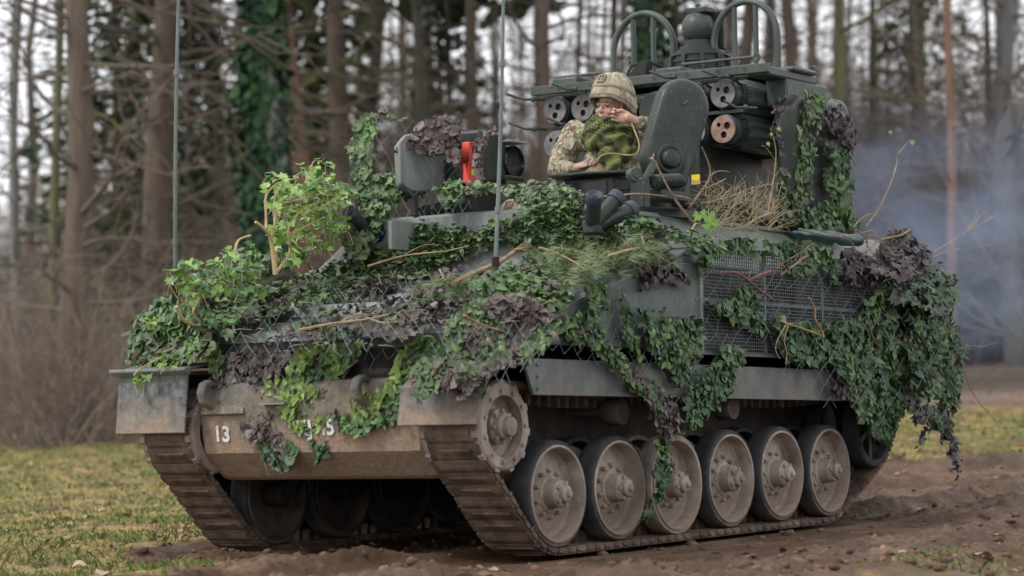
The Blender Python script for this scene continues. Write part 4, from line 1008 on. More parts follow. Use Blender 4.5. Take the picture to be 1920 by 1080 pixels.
n = Net("large green net spread over the front deck below the grey roof plate", px(700, 520, "y", 1.2))
n.patch([(470, 585), (520, 545), (600, 520), (650, 490), (715, 468), (770, 440), (800, 430), (850, 440), (935, 430), (990, 425), (1040, 430), (1000, 470), (930, 480), (830, 520), (760, 545), (690, 560), (650, 585), (520, 605)], pG, nG, GREEN, alt=OLIVE, altk=.4, lift=.05, amp=.05, down=(-.5, -.3, -.2), step=8.6, holes=.36, front=ROOF_FRONT)
n.patch([(400, 600), (440, 565), (520, 560), (600, 540), (560, 590), (500, 620), (440, 640), (395, 630)], pG, nG, GREEN, alt=PURPLE, altk=.4, lift=.05, amp=.05, down=(-.5, -.3, -.2), step=9)
n.patch([(985, 412), (1050, 405), (1120, 415), (1200, 432), (1260, 448), (1250, 470), (1190, 492), (1100, 505), (1040, 500), (985, 470)], (-.50, 0, 1.30), nG, GREEN, alt=OLIVE, altk=.4, lift=.05, amp=.05, down=(-.5, -.4, -.3), step=9, front=((.76, 0, 1.57), (-1, -.25, .30)))
n.patch([(840, 535), (930, 520), (1000, 500), (1060, 520), (1090, 560), (1060, 600), (1000, 580), (930, 570), (850, 560)], pG, nG, GREEN, lift=.04, amp=.05, down=(-.5, -.5, -.2))
n.cords([(480, 600), (700, 460), (1000, 420), (1180, 470), (900, 560), (650, 600)], pG, nG, 24, .07)
n.done()
n = Net("purple-brown net lying in a broad band across the lower front deck", px(660, 610, "y", 1.2))
n.patch([(520, 640), (560, 612), (640, 600), (740, 575), (800, 540), (850, 512), (905, 520), (920, 560), (880, 600), (830, 625), (770, 645), (700, 650), (600, 662), (480, 660)], pG, nG, PURPLE, alt=GREEN, altk=.12, lift=.05, amp=.06, down=(-.6, -.3, -.1), step=8.5, size=.040, holes=-.02)
n.patch([(640, 560), (720, 540), (790, 520), (740, 560), (670, 585)], pG, nG, PURPLE, lift=.05, amp=.05, down=(-.6, -.3, -.1), step=9)
n.cords([(420, 655), (520, 600), (800, 540), (930, 560), (860, 650), (700, 680), (470, 700)], pG, nG, 26, .085, keep=.62)
n.done()
n = Net("thick green and brown net bunched over the near front corner above the drive sprocket", px(920, 630, "y", .1))
Pc = px(880, 720, "x", -.87); nc = (-.75, -.42, .42)
n.patch([(830, 610), (880, 575), (960, 560), (1030, 585), (1060, 610), (1030, 660), (1000, 690), (950, 700), (925, 715), (900, 745), (870, 740), (850, 700), (835, 660)], Pc, nc, OLIVE, alt=PURPLE, altk=.45, lift=.02, amp=.10, down=(-.3, -.2, -1), step=8.5)
n.patch([(880, 540), (950, 515), (1040, 540), (1070, 575), (1040, 600), (960, 580), (900, 580)], px(960, 560, "y", .1), (-.5, -.35, .8), GREEN, alt=PURPLE, altk=.15, lift=.02, amp=.07, down=(-.4, -.5, -.6), step=8.5)
n.patch([(772, 700), (800, 672), (850, 672), (900, 705), (905, 738), (870, 752), (838, 742), (812, 742), (792, 768), (776, 740)], px(840, 720, 'x', -.89), (-.85, -.1, .5), OLIVE, alt=PURPLE, altk=.4, lift=.02, amp=.05, step=8)
n.cords([(800, 640), (900, 600), (1030, 600), (1020, 690), (900, 750), (830, 720)], Pc, nc, 22, .09, keep=.62)
n.done()
n = Net("brown net rag hanging over the bow beside the far towing hook", px(470, 730, "x", -.7))
n.patch([(462, 660), (520, 658), (545, 680), (520, 720), (520, 760), (522, 815), (488, 826), (462, 790), (440, 765), (400, 745), (398, 725), (430, 690)], pF, nF, PURPLE, lift=.03, amp=.05, step=8, size=.039)
n.patch([(498, 800), (520, 770), (535, 800), (560, 860), (545, 882), (520, 880), (495, 850)], pF, nF, DEEP, lift=.0, amp=.03, step=9, alt=PURPLE, altk=.25, holes=.1)
n.patch([(400, 640), (420, 640), (420, 705), (400, 720), (395, 690)], px(410, 680, "x", -.62), nF, GREEN, alt=BRIGHT, altk=.4, lift=.02, amp=.03)
n.cords([(400, 660), (560, 650), (560, 880), (500, 880)], pF, nF, 26, .06, keep=.7)
n.done()
n = Net("bright green net strip hanging down the middle of the bow over the stencilled number", px(600, 720, "x", -.7))
n.patch([(570, 668), (640, 655), (692, 655), (676, 680), (640, 710), (628, 750), (618, 790), (600, 806), (560, 805), (540, 775), (530, 745), (510, 742), (520, 722), (560, 700)], pF, nF, BRIGHT, alt=GREEN, altk=.3, lift=.04, amp=.06, step=8, size=.038)
n.patch([(580, 796), (608, 800), (618, 850), (602, 872), (586, 840)], pF, nF, DEEP, lift=.0, amp=.02, step=9)
n.cords([(540, 650), (700, 650), (640, 800), (540, 800)], pF, nF, 26, .07, keep=.6)
n.done()
n = Net("curved green net swag looped between the near towing hook and the near mud flap", px(740, 720, "x", -.7))
n.patch([(795, 640), (832, 660), (826, 715), (798, 762), (752, 788), (712, 803), (690, 812), (648, 797), (640, 774), (688, 744), (728, 730), (755, 702), (768, 665)], pF, nF, GREEN, alt=BRIGHT, altk=.35, lift=.05, amp=.05, step=8, size=.038)
n.cords([(690, 640), (860, 640), (850, 740), (700, 700)], pF, nF, 24, .05, keep=.62)
n.done()
n = Net("dense green net mounded over the far front corner above the scuffed mud flap", px(320, 640, "y", 2.3))
Pq = px(320, 650, "y", 2.25)
n.patch([(285, 600), (310, 575), (350, 570), (410, 590), (430, 610), (415, 640), (405, 690), (380, 690), (345, 692), (310, 705), (285, 735), (262, 728), (246, 700), (248, 650), (262, 620)], Pq, (-.85, .1, .45), GREEN, alt=OLIVE, altk=.35, lift=.02, amp=.11, down=(-.3, .1, -1), step=8.2, size=.041)
n.patch([(330, 560), (380, 545), (470, 560), (500, 590), (430, 640), (390, 630)], px(420, 590, "y", 1.95), (-.4, 0, .9), GREEN, alt=PURPLE, altk=.25, lift=.02, amp=.07, down=(-.5, 0, -.5), step=9)
n.done()
n = Net("green and brown net heaped against the far grenade dischargers", px(700, 420, "y", 1.95))
Pm = px(700, 430, "y", 1.90)
n.patch([(648, 480), (640, 440), (670, 415), (690, 385), (700, 350), (740, 335), (790, 333), (812, 350), (800, 375), (765, 380), (740, 410), (725, 440), (700, 480), (680, 505), (660, 505)], Pm, (-.7, -.3, .5), OLIVE, alt=GREEN, altk=.45, lift=.06, amp=.10, down=(-.3, -.2, -1), step=8.5, size=.041)
n.cords([(650, 350), (860, 330), (900, 440), (740, 440), (660, 500)], Pm, (-.7, -.3, .5), 25, .10, keep=.85)
n.done()
n = Net("ragged green net strip draped as an arch on the far edge of the roof", px(700, 270, "y", 2.25))
n.patch([(655, 340), (652, 280), (662, 235), (690, 212), (712, 212), (706, 260), (704, 320), (690, 352), (672, 345)], px(680, 280, "y", 2.2), (-.8, -.3, .2), OLIVE, alt=GREEN, altk=.4, lift=.0, amp=.05, step=9, back=False, holes=.2)
n.patch([(690, 215), (730, 207), (768, 224), (770, 234), (735, 228), (715, 236)], px(730, 220, "y", 2.2), (-.6, -.3, .6), GREEN, alt=PURPLE, altk=.5, lift=.0, amp=.03, step=8)
n.cords([(700, 230), (780, 225), (760, 340), (690, 350)], px(720, 280, "y", 2.2), (-.8, -.3, .2), 28, .0, keep=.8)
n.patch([(650, 345), (690, 345), (680, 385), (660, 385)], px(670, 360, "y", 2.2), (-.8, -.3, .2), OLIVE, alt=GREEN, altk=.4, lift=.0, amp=.05, step=10, back=False, holes=.0)
n.done()
n = Net("dark purple net rag thrown over the grey sight housing next to the red case", px(810, 270, "y", 1.5))
n.patch([(738, 296), (760, 265), (785, 240), (800, 222), (832, 218), (856, 222), (862, 250), (872, 280), (868, 322), (846, 318), (830, 300), (795, 296), (765, 290)], px(810, 270, "y", 1.54), (-.75, -.62, .25), PURPLE, lift=.03, amp=.07, step=8, size=.040)
n.patch([(884, 300), (892, 262), (908, 240), (926, 236), (932, 250), (912, 262), (904, 300), (906, 345), (896, 350)], px(900, 290, "y", 1.24), (-.75, -.62, .2), PURPLE, lift=.02, amp=.03, step=8, back=False, size=.030)
n.cords([(750, 290), (870, 290), (890, 400), (800, 400), (750, 350)], px(820, 330, "y", 1.52), (-.75, -.62, .2), 24, .03)
n.done()
n = Net("green net strip along the roof's front edge between the sight and the smoke tubes", px(980, 380, "y", .9))
n.patch([(815, 372), (850, 355), (920, 352), (935, 365), (1040, 352), (1100, 378), (1105, 400), (1090, 412), (1030, 412), (985, 418), (980, 400), (950, 380), (900, 385), (840, 400)], (1.0, 0, 2.0), (-.55, -.1, .8), OLIVE, alt=GREEN, altk=.4, lift=.05, amp=.045, down=(-.5, -.3, -.4), step=8, size=.038)
n.patch([(985, 405), (1090, 395), (1100, 415), (1060, 430), (990, 430)], (.9, 0, 1.9), (-.6, -.1, .75), GREEN, alt=PURPLE, altk=.2, lift=.05, amp=.045, down=(-.5, -.3, -.4), step=8.5)
n.cords([(770, 410), (940, 395), (990, 430), (940, 445), (760, 445)], (.875, 0, 1.9), (-1, 0, .1), 26, .01)
n.done()

n = Net("green net hem running along the top edge of the flank over the wire basket", px(1400, 480, "y", -.1))
n.patch([(1160, 425), (1210, 420), (1260, 440), (1320, 445), (1330, 470), (1290, 480), (1240, 460), (1190, 450)], px(1250, 450, "y", .1), (-.1, -.5, .85), GREEN, lift=.04, amp=.03, down=(-.2, -1, -.5), step=8.5)
n.patch([(1285, 460), (1320, 440), (1400, 446), (1412, 470), (1425, 500), (1408, 490), (1390, 480), (1360, 478), (1330, 488), (1316, 530), (1308, 545), (1300, 500)], pL, nL, DEEP, alt=GREEN, altk=.5, lift=.02, amp=.03, step=8.5)
n.patch([(1420, 450), (1500, 452), (1560, 460), (1562, 490), (1572, 530), (1578, 552), (1560, 540), (1535, 505), (1505, 520), (1480, 520), (1455, 508), (1440, 480)], pL, nL, DEEP, alt=GREEN, altk=.5, lift=.02, amp=.03, step=8.5)
n.cords([(1310, 460), (1640, 470), (1640, 650), (1310, 640)], pL, nL, 24, .015, keep=.8)
n.done()
n = Net("square dark purple net rag lying on the grey flank plate ahead of the wire basket", px(1240, 510, "y", -.1))
n.patch([(1192, 480), (1215, 468), (1248, 468), (1268, 488), (1290, 520), (1305, 543), (1260, 536), (1215, 538), (1196, 548)], pS, nS, ((.040, .026, .028), (.055, .038, .040)), lift=.015, amp=.03, step=8, size=.038)
n.done()
n = Net("long green net swag sagging from the front deck down across the skirt", px(1150, 690, "y", -.1))
n.patch([(1030, 600), (1075, 582), (1100, 600), (1125, 635), (1165, 665), (1185, 700), (1220, 730), (1200, 745), (1160, 720), (1130, 680), (1085, 655), (1050, 630)], pL, nL, GREEN, alt=DEEP, altk=.3, lift=.02, amp=.05, step=8, size=.033, erode=7)
n.patch([(1086, 530), (1138, 520), (1142, 570), (1128, 610), (1135, 650), (1110, 640), (1092, 590)], pL, nL, GREEN, alt=DEEP, altk=.2, lift=.01, amp=.04, step=8, size=.033, erode=7)
n.patch([(1155, 530), (1168, 545), (1185, 600), (1196, 650), (1205, 700), (1185, 690), (1165, 640), (1150, 590)], pL, nL, DEEP, alt=GREEN, altk=.4, lift=.01, amp=.03, step=8, size=.033, erode=7)
n.cords([(1010, 600), (1320, 540), (1320, 690), (1150, 700), (1020, 660)], pL, nL, 24, .01, keep=.85)
n.done()
n = Net("wide green net panel hanging over the skirt below the grey flank plate", px(1260, 640, "y", -.1))
n.patch([(1186, 572), (1215, 575), (1250, 590), (1318, 605), (1316, 650), (1300, 690), (1282, 720), (1265, 745), (1250, 700), (1225, 690), (1205, 650)], pL, nL, DEEP, alt=GREEN, altk=.45, lift=.02, amp=.045, step=8, size=.033, erode=7)
n.patch([(1342, 648), (1388, 655), (1386, 690), (1370, 740), (1345, 765), (1310, 800), (1285, 815), (1268, 790), (1275, 740), (1290, 700), (1320, 690)], pL, nL, DEEP, alt=GREEN, altk=.4, lift=.02, amp=.045, step=8, size=.033, erode=7)
n.cords([(1200, 660), (1320, 660), (1290, 800), (1220, 780)], pL, nL, 24, .01, keep=.7)
n.done()
n = Net("matted brown net tail dangling from the skirt in front of the third road wheel", px(1240, 800, "y", -.13))
pW = (0, -.135, 0)
n.patch([(1185, 690), (1215, 700), (1245, 720), (1262, 760), (1274, 800), (1262, 828), (1240, 825), (1215, 790), (1198, 740)], pW, nS, PURPLE, alt=DEEP, altk=.15, lift=.0, amp=.05, step=8.5, size=.040)
n.patch([(1222, 815), (1262, 822), (1266, 860), (1258, 890), (1240, 915), (1236, 945), (1215, 952), (1222, 900)], pW, nS, DEEP, alt=BRIGHT, altk=.15, lift=.0, amp=.04, step=9)
n.patch([(1190, 985), (1215, 945), (1232, 950), (1210, 975)], pW, nS, DEEP, lift=.0, amp=.02, step=10, back=False)
n.done()
n = Net("green net triangle hanging across the wire basket just below the forked stick", px(1390, 590, "y", -.12))
n.patch([(1310, 562), (1335, 568), (1362, 560), (1390, 535), (1412, 540), (1425, 580), (1436, 615), (1446, 640), (1420, 628), (1390, 622), (1355, 605), (1330, 585)], pL, nL, GREEN, alt=DEEP, altk=.5, lift=.02, amp=.03, step=8)
n.done()
n = Net("heavy dark green net curtain draped over the rear half of the flank", px(1580, 660, "y", -.12))
n.patch([(1430, 600), (1445, 590), (1470, 600), (1520, 608), (1560, 600), (1600, 590), (1612, 560), (1640, 545), (1665, 560), (1675, 620), (1690, 660), (1692, 720), (1680, 780), (1665, 830), (1650, 848), (1630, 830), (1600, 790), (1580, 760), (1570, 720), (1545, 690), (1510, 690), (1470, 680), (1450, 650)], pL, nL, DEEP, alt=GREEN, altk=.4, lift=.03, amp=.07, step=8.2, size=.040)
n.patch([(1560, 465), (1620, 480), (1640, 520), (1630, 545), (1600, 540), (1575, 540)], pL, nL, ((.045, .03, .033), (.065, .045, .048)), lift=.03, amp=.05, step=8, size=.040)
n.patch([(1545, 705), (1572, 715), (1582, 735), (1568, 750), (1550, 735)], pL, nL, ((.045, .03, .033), (.065, .045, .048)), lift=.04, amp=.04, step=8)
n.cords([(1430, 640), (1700, 560), (1760, 720), (1640, 800), (1450, 720)], pL, nL, 24, .08, keep=.7)
n.done()
n = Net("dense green net curtain hanging at the rear corner with long torn ends below", px(1740, 660, "y", -.12))
pR = px(1730, 650, "y", -.13); nR = (.12, -1, .1)
n.patch([(1690, 580), (1700, 545), (1730, 530), (1755, 522), (1768, 560), (1780, 610), (1788, 660), (1790, 720), (1785, 770), (1760, 770), (1740, 745), (1716, 760), (1695, 740), (1688, 660)], pR, nR, DEEP, alt=GREEN, altk=.3, lift=.03, amp=.09, step=8.2, size=.041)
n.patch([(1688, 735), (1720, 755), (1765, 760), (1788, 765), (1786, 820), (1770, 838), (1745, 805), (1715, 800), (1695, 785)], pR, nR, ((.040, .028, .030), (.025, .022, .020)), alt=DEEP, altk=.35, lift=.0, amp=.07, step=8.5, size=.040)
n.patch([(1770, 815), (1796, 820), (1800, 860), (1796, 905), (1786, 905), (1782, 870)], pR, nR, ((.03, .024, .024), (.02, .02, .018)), lift=.0, amp=.03, step=8, back=False)
n.patch([(1715, 800), (1745, 800), (1735, 830), (1705, 850), (1715, 820)], pR, nR, ((.03, .024, .024), (.02, .02, .018)), lift=.0, amp=.03, step=9, back=False, holes=0)
n.cords([(1690, 560), (1780, 560), (1790, 860), (1700, 820)], pR, nR, 26, .09, keep=.5)
n.done()
n = Net("purple-black net lump heaped on top of the rear stowage bin under the bare twigs", px(1690, 480, "y", .0))
n.patch([(1610, 505), (1635, 480), (1645, 465), (1662, 435), (1690, 440), (1715, 455), (1732, 475), (1735, 500), (1715, 520), (1690, 545), (1650, 540), (1615, 540)], px(1690, 490, "y", -.02), (.0, -.75, .65), ((.050, .034, .036), (.072, .052, .052)), lift=.03, amp=.10, step=8, size=.042)
n.done()
n = Net("mixed green and brown net bunched on the rear top corner above the curtain", px(1730, 530, "y", -.02))
n.patch([(1655, 480), (1700, 495), (1752, 500), (1785, 530), (1800, 570), (1775, 600), (1720, 585), (1680, 575), (1650, 540)], px(1730, 530, "y", -.06), (.05, -.75, .6), DEEP, alt=((.050, .034, .036), (.072, .052, .052)), altk=.18, lift=.02, amp=.08, step=8, size=.037)
n.done()
n = Net("green net cloak draped over the tall flank shield of the launcher", px(1540, 320, "y", .2))
pH = (0, .20, 0)
n.patch([(1492, 172), (1530, 172), (1537, 192), (1528, 230), (1522, 280), (1508, 330), (1512, 360), (1496, 395), (1470, 380), (1480, 330), (1484, 270), (1486, 220)], pH, nS, GREEN, alt=OLIVE, altk=.5, lift=.03, amp=.04, step=8, size=.040)
n.patch([(1530, 260), (1560, 268), (1588, 300), (1592, 345), (1585, 380), (1602, 400), (1600, 430), (1560, 432), (1520, 440), (1490, 430), (1500, 395), (1540, 375), (1538, 320)], pH, nS, DEEP, alt=GREEN, altk=.5, lift=.04, amp=.05, step=8, size=.041)
n.patch([(1455, 330), (1470, 320), (1478, 360), (1500, 400), (1490, 420), (1462, 400)], pH, nS, GREEN, alt=DEEP, altk=.5, lift=.02, amp=.04, step=9)
n.done()
n = Net("purple net scarf twisted round both edges of the launcher's flank shield", px(1520, 230, "y", .2))
n.patch([(1530, 195), (1555, 192), (1572, 215), (1592, 250), (1590, 285), (1572, 290), (1556, 262), (1536, 245), (1526, 230)], pH, nS, ((.060, .043, .048), (.080, .058, .062)), lift=.05, amp=.05, step=7.5, size=.040)
n.patch([(1450, 190), (1478, 168), (1494, 172), (1470, 195), (1460, 230), (1462, 280), (1470, 330), (1458, 330), (1450, 280), (1442, 235)], pH, nS, ((.060, .043, .048), (.080, .058, .062)), lift=.02, amp=.04, step=7.5, back=False)
n.done()

# extra loose twigs and straws lying across the nets are added with the branches below
# ------------------------------------------------------------------ ivy, sticks and twigs
def smooth_path(pts, k=5):
    out = []; n = len(pts)
    for i in range(n-1):
        a0, a1, a2, a3 = pts[max(i-1, 0)], pts[i], pts[i+1], pts[min(i+2, n-1)]
        for j in range(k):
            t = j/k; out.append(.5*((2*a1)+(a2-a0)*t+(2*a0-5*a1+4*a2-a3)*t*t+(3*a1-a0-3*a2+a3)*t**3))
    return out+[pts[-1]]
def stick(b, pix, y, r0_, r1_, dy=0.0, P=None, N=None, n=6):
    k = len(pix)
    pts = [(px(u, v, "y", y+dy*i/(k-1)) if P is None else pxp(u, v, P, N)) for i, (u, v) in enumerate(pix)]
    pts = smooth_path([p+Vector((random.uniform(-1, 1), random.uniform(-1, 1), random.uniform(-1, 1)))*.006 for p in pts], 4)
    m_ = len(pts); b.tube(pts, [r0_+(r1_-r0_)*i/(m_-1) for i in range(m_)], n); return pts
def ivy_leaf_mesh(k):
    # five-lobed leaf folded along its midrib, stalk at the origin
    lob = [(0, 0), (-.28, -.12), (-.52, .10), (-.36, .28), (-.50, .52), (-.22, .58), (0, 1.0), (.22, .58), (.50, .52), (.36, .28), (.52, .10), (.28, -.12)]
    rr = random.Random(k); f = .12+.25*rr.random(); V = [(x*rr.uniform(.9, 1.1), y, abs(x)*f-.22*y*y*rr.uniform(.4, 1.4)) for x, y in lob]+[(0, .38, -.02)]
    F = [(i, (i+1) % 12, 12) for i in range(12)]
    c = ((.14, .25, .04), (.075, .17, .035), (.19, .31, .06), (.05, .12, .03), (.25, .36, .10))[k % 5]
    return np_mesh("ivy_leaf", V, F, M["ivy"], np.array([c]*13)*np.linspace(.85, 1.15, 13)[:, None])
IVY = [ivy_leaf_mesh(k) for k in range(10)]
def ivy(label, loc, stems, blobs, y, nleaf, size, pal=None, seed=3):
    """stems: pixel paths with radii; leaves fill pixel ellipses (u, v, ru, rv) round depth y"""
    R_ = random.Random(seed); root = thing("ivy_branch", label, "ivy", loc, H, None)
    for pix, ra, rb, dy in stems:
        b = MB(); stick(b, pix, y-.16, ra, rb, dy); b.build("stem", M["stem"], root, H)
    tot = sum(w[2]*w[3] for w in blobs); b = MB()
    for (u, v, ru, rv) in blobs:
        for i in range(int(nleaf*ru*rv/tot)):
            a = R_.uniform(0, 6.283); q = math.sqrt(R_.random()); uu, vv = u+ru*q*math.cos(a), v+rv*q*math.sin(a)
            p = px(uu, vv, "y", y+R_.gauss(.03, .15))
            if noise.noise(Vector((uu/17, vv/12, y*5)))+.22 < 0: continue
            nn = (Vector((-.22, -.25, .9))+Vector((R_.gauss(0, .42), R_.gauss(0, .42), R_.gauss(0, .3)))).normalized()
            tp = Vector((R_.gauss(0, .8), R_.gauss(0, .8), -.35)); tp = (tp-nn*tp.dot(nn)).normalized(); s = size*R_.uniform(.6, 1.25)
            F = Matrix((tp.cross(nn)*s, tp*s, nn*s)).transposed().to_4x4(); F.translation = p
            k = R_.choice(pal or range(10)); put(bpy.data.objects.new("ivy_leaf", IVY[k]), root, H @ F)
            if i % 3 == 0: b.tube([p, p+Vector((R_.gauss(0, .02), R_.gauss(0, .02), -.05-R_.random()*.05))], .0022, 3)
    tag(b.build("leaf_stalks", M["stem"], root, H), kind="stuff")
    return root
ivy("tall bright green ivy branch with pale bent stems standing behind the far grenade dischargers", px(520, 520, "y", 1.95),
    [([(515, 515), (512, 470), (505, 440), (488, 425), (480, 415)], .016, .008, 0), ([(508, 450), (516, 410), (515, 375), (530, 345)], .011, .005, .05), ([(500, 432), (500, 400), (498, 370), (520, 345), (560, 335)], .009, .004, .1),
     ([(518, 510), (545, 470), (542, 430), (560, 400), (600, 380)], .010, .004, 0), ([(440, 475), (445, 450), (470, 440)], .010, .006, 0), ([(545, 440), (580, 420), (620, 400)], .007, .003, .05), ([(530, 380), (570, 372), (610, 360)], .007, .003, .05), ([(570, 350), (580, 320), (590, 302), (615, 312)], .006, .003, 0)],
    [(585, 335, 38, 34), (545, 385, 55, 36), (615, 370, 52, 38), (580, 430, 72, 42), (520, 345, 26, 26), (640, 410, 40, 34), (540, 470, 38, 26), (595, 312, 26, 14)], 1.95, 780, .055, [0, 1, 2, 2, 4, 0, 5, 7, 9, 3])
ivy("low bushy ivy branch with darker green leaves growing round the far aerial base", px(400, 560, "y", 2.2),
    [([(330, 575), (345, 600), (375, 610), (400, 600)], .012, .006, 0), ([(375, 560), (362, 585), (380, 605)], .010, .006, 0), ([(430, 560), (420, 590), (395, 610)], .008, .005, 0), ([(322, 520), (318, 535), (335, 565)], .006, .004, 0)],
    [(390, 520, 45, 34), (430, 490, 32, 26), (465, 520, 34, 30), (375, 545, 42, 28), (440, 545, 50, 28), (350, 510, 20, 22), (325, 515, 14, 12), (470, 470, 16, 14)], 2.15, 560, .052, [0, 1, 1, 3, 3, 6, 8, 5, 2], 8)
ivy("small trailing ivy spray with yellowish stem lying over the far front corner net", px(280, 700, "y", 2.35),
    [([(362, 620), (340, 645), (305, 660)], .008, .006, -.02), ([(305, 668), (285, 680), (262, 690), (250, 705)], .007, .004, 0), ([(340, 610), (375, 615), (400, 602)], .008, .005, -.05)],
    [(270, 715, 22, 16), (320, 680, 22, 16), (285, 605, 18, 12), (335, 665, 16, 10)], 2.30, 110, .046, [0, 2, 4, 1, 5], 5)
# pine branch on the front deck
pb, nb = (-.50, 0, 1.40), (-.29, 0, 1)
pr_ = thing("pine_branch", "long bare-ended pine branch with green needles lying across the front deck", "branch", pxp(950, 480, pb, nb), H)
b = MB(); stick(b, [(850, 531), (895, 508), (930, 492), (965, 470), (1010, 440), (1060, 412), (1105, 396)], 0, .017, .008, P=pb, N=nb); b.build("branch_stem", M["stick"], pr_, H)
side = [([(965, 470), (1010, 462), (1060, 466), (1120, 480)], .010), ([(1010, 440), (1040, 425), (1090, 420), (1150, 440), (1190, 468)], .011), ([(985, 460), (1030, 470), (1075, 490), (1100, 505)], .008), ([(1035, 425), (1070, 440), (1105, 465)], .007), ([(825, 505), (835, 528), (850, 531)], .007), ([(1185, 418), (1200, 440), (1208, 462)], .010), ([(1140, 480), (1175, 470), (1205, 462)], .013)]
tips = []
for pix, r in side:
    b = MB(); tips += stick(b, pix, 0, r, .0035, P=pb, N=nb)[3:]; b.build("side_twig", M["stick"], pr_, H)
NV, NF, NT = [], [], []; k = 0
for j in range(330):
    p = random.choice(tips)+Vector((random.gauss(0, .05), random.gauss(0, .07), random.gauss(-.03, .025)))
    d0 = Vector((random.gauss(-.2, .6), random.gauss(-.5, .6), random.gauss(.1, .3))).normalized(); c = random.choice(((.085, .13, .045), (.12, .165, .06), (.16, .19, .09)))
    for i in range(16):
        d = (d0+Vector((random.gauss(0, .35), random.gauss(0, .35), random.gauss(0, .35)))).normalized(); w = d.orthogonal().normalized()*.0030; e = p+d*random.uniform(.07, .13)+Vector((0, 0, -.012))
        NV += [p+w, p-w, e]; NF.append((k, k+1, k+2)); k += 3; NT += [c]*3
tag(np_obj("needles", [tuple(v) for v in NV], NF, M["needle"], pr_, H, np.array(NT)), kind="stuff")

def lone(name, label, cat, paths, mat, y, leaves=(), P=None, N=None, part="twig"):
    t = None
    c0_ = px(*paths[0][0][0], "y", y) if P is None else pxp(*paths[0][0][0], P, N)
    t = thing(name, label, cat, c0_, H)
    for i, pq in enumerate(paths):
        b = MB(); stick(b, pq[0], y, pq[1], pq[2], pq[3] if len(pq) > 3 else 0, P, N); b.build(part, M[mat], t, H)
    for (u, v, s) in leaves:
        nn = Vector((-.5, -.7, .4)).normalized(); tp = Vector((random.gauss(0, .5), random.gauss(0, .5), -.5)); tp = (tp-nn*tp.dot(nn)).normalized()
        F = Matrix((tp.cross(nn)*s, tp*s, nn*s)).transposed().to_4x4(); F.translation = px(u, v, "y", y); put(bpy.data.objects.new("leaf", IVY[0]), t, H @ F)
    return t
lone("forked_stick", "red-brown forked stick with a pale cut end caught in the upper wire basket", "stick", [([(1350, 512), (1380, 512), (1402, 525), (1425, 545), (1447, 560)], .007, .009, -.02), ([(1402, 525), (1412, 500), (1418, 490)], .006, .003), ([(1402, 527), (1425, 518), (1445, 508)], .010, .012, -.03)], "redstick", -.15)
lone("stick", "slanting brown stick above the forked stick, its tip under the net hem", "stick", [([(1455, 505), (1475, 488), (1500, 473), (1523, 455)], .007, .005, -.02)], "redstick", -.15)
lone("stick", "short light stick below the slanting brown one on the wire basket", "stick", [([(1465, 514), (1485, 502), (1503, 490)], .007, .008, -.01), ([(1497, 490), (1514, 479)], .009, .008)], "stick", -.15)
lone("stick", "upright crooked stick on the wire basket beside the green net curtain", "stick", [([(1518, 558), (1528, 578), (1530, 600), (1542, 620), (1544, 632)], .008, .006, -.02), ([(1530, 600), (1534, 620), (1536, 628)], .006, .004)], "stick", -.20)
lone("forked_twig", "pale many-forked twig low on the wire basket in front of the green net", "twig", [([(1463, 600), (1478, 608), (1500, 615), (1540, 628)], .005, .006, -.01), ([(1476, 608), (1460, 630), (1455, 655), (1460, 672)], .005, .003), ([(1478, 610), (1470, 635), (1475, 660), (1472, 685)], .005, .003), ([(1475, 662), (1488, 668)], .003, .002), ([(1480, 608), (1502, 606)], .003, .002)], "straw", -.21)
lone("stick", "thin brown stick hanging upright in the green net curtain at the rear", "stick", [([(1626, 590), (1632, 620), (1642, 640), (1650, 650)], .007, .005)], "redstick", -.24)
lone("branch", "grey-brown branch rising in front of the open hatch lid", "branch", [([(1300, 420), (1280, 395), (1262, 365), (1243, 335), (1228, 305), (1218, 295)], .010, .007, .05), ([(1222, 300), (1228, 290)], .005, .003), ([(1130, 368), (1165, 364), (1200, 362), (1250, 370)], .006, .004), ([(1262, 368), (1290, 372), (1310, 385)], .005, .003)], "stick", .22)
lone("branch", "curved brown branch leaning towards the pedestal behind the hatch lid", "branch", [([(1290, 390), (1312, 365), (1328, 340), (1330, 315), (1322, 290), (1316, 278)], .009, .004), ([(1322, 352), (1345, 345), (1362, 335)], .006, .003), ([(1330, 330), (1345, 320), (1370, 322)], .005, .002)], "stick", .30)
tw = thing("twig_bundle", "loose bundle of dry straw-coloured twigs lying on the roof below the launch tubes", "twigs", px(1400, 420, "y", .15), H)
b = MB()
for i in range(210):
    u, v = random.uniform(1320, 1480), random.uniform(365, 435); y = random.uniform(.02, .45)
    a = random.choice((random.gauss(-.5, .4), random.gauss(-2.4, .4), random.gauss(-1.5, .3))); L = random.uniform(25, 85); bend = random.gauss(0, .35)
    pix = [(u, v)]
    for k in range(3): pix.append((pix[-1][0]+L/3*math.cos(a), pix[-1][1]+L/3*math.sin(a)*.8)); a += bend
    pix = [(min(p[0], 1500), max(290, min(446, p[1]))) for p in pix]
    stick(b, pix, y, .0027, .0011, random.uniform(-.06, .06), n=4)
tag(b.build("fine_twigs", M["straw"], tw, H), kind="stuff")
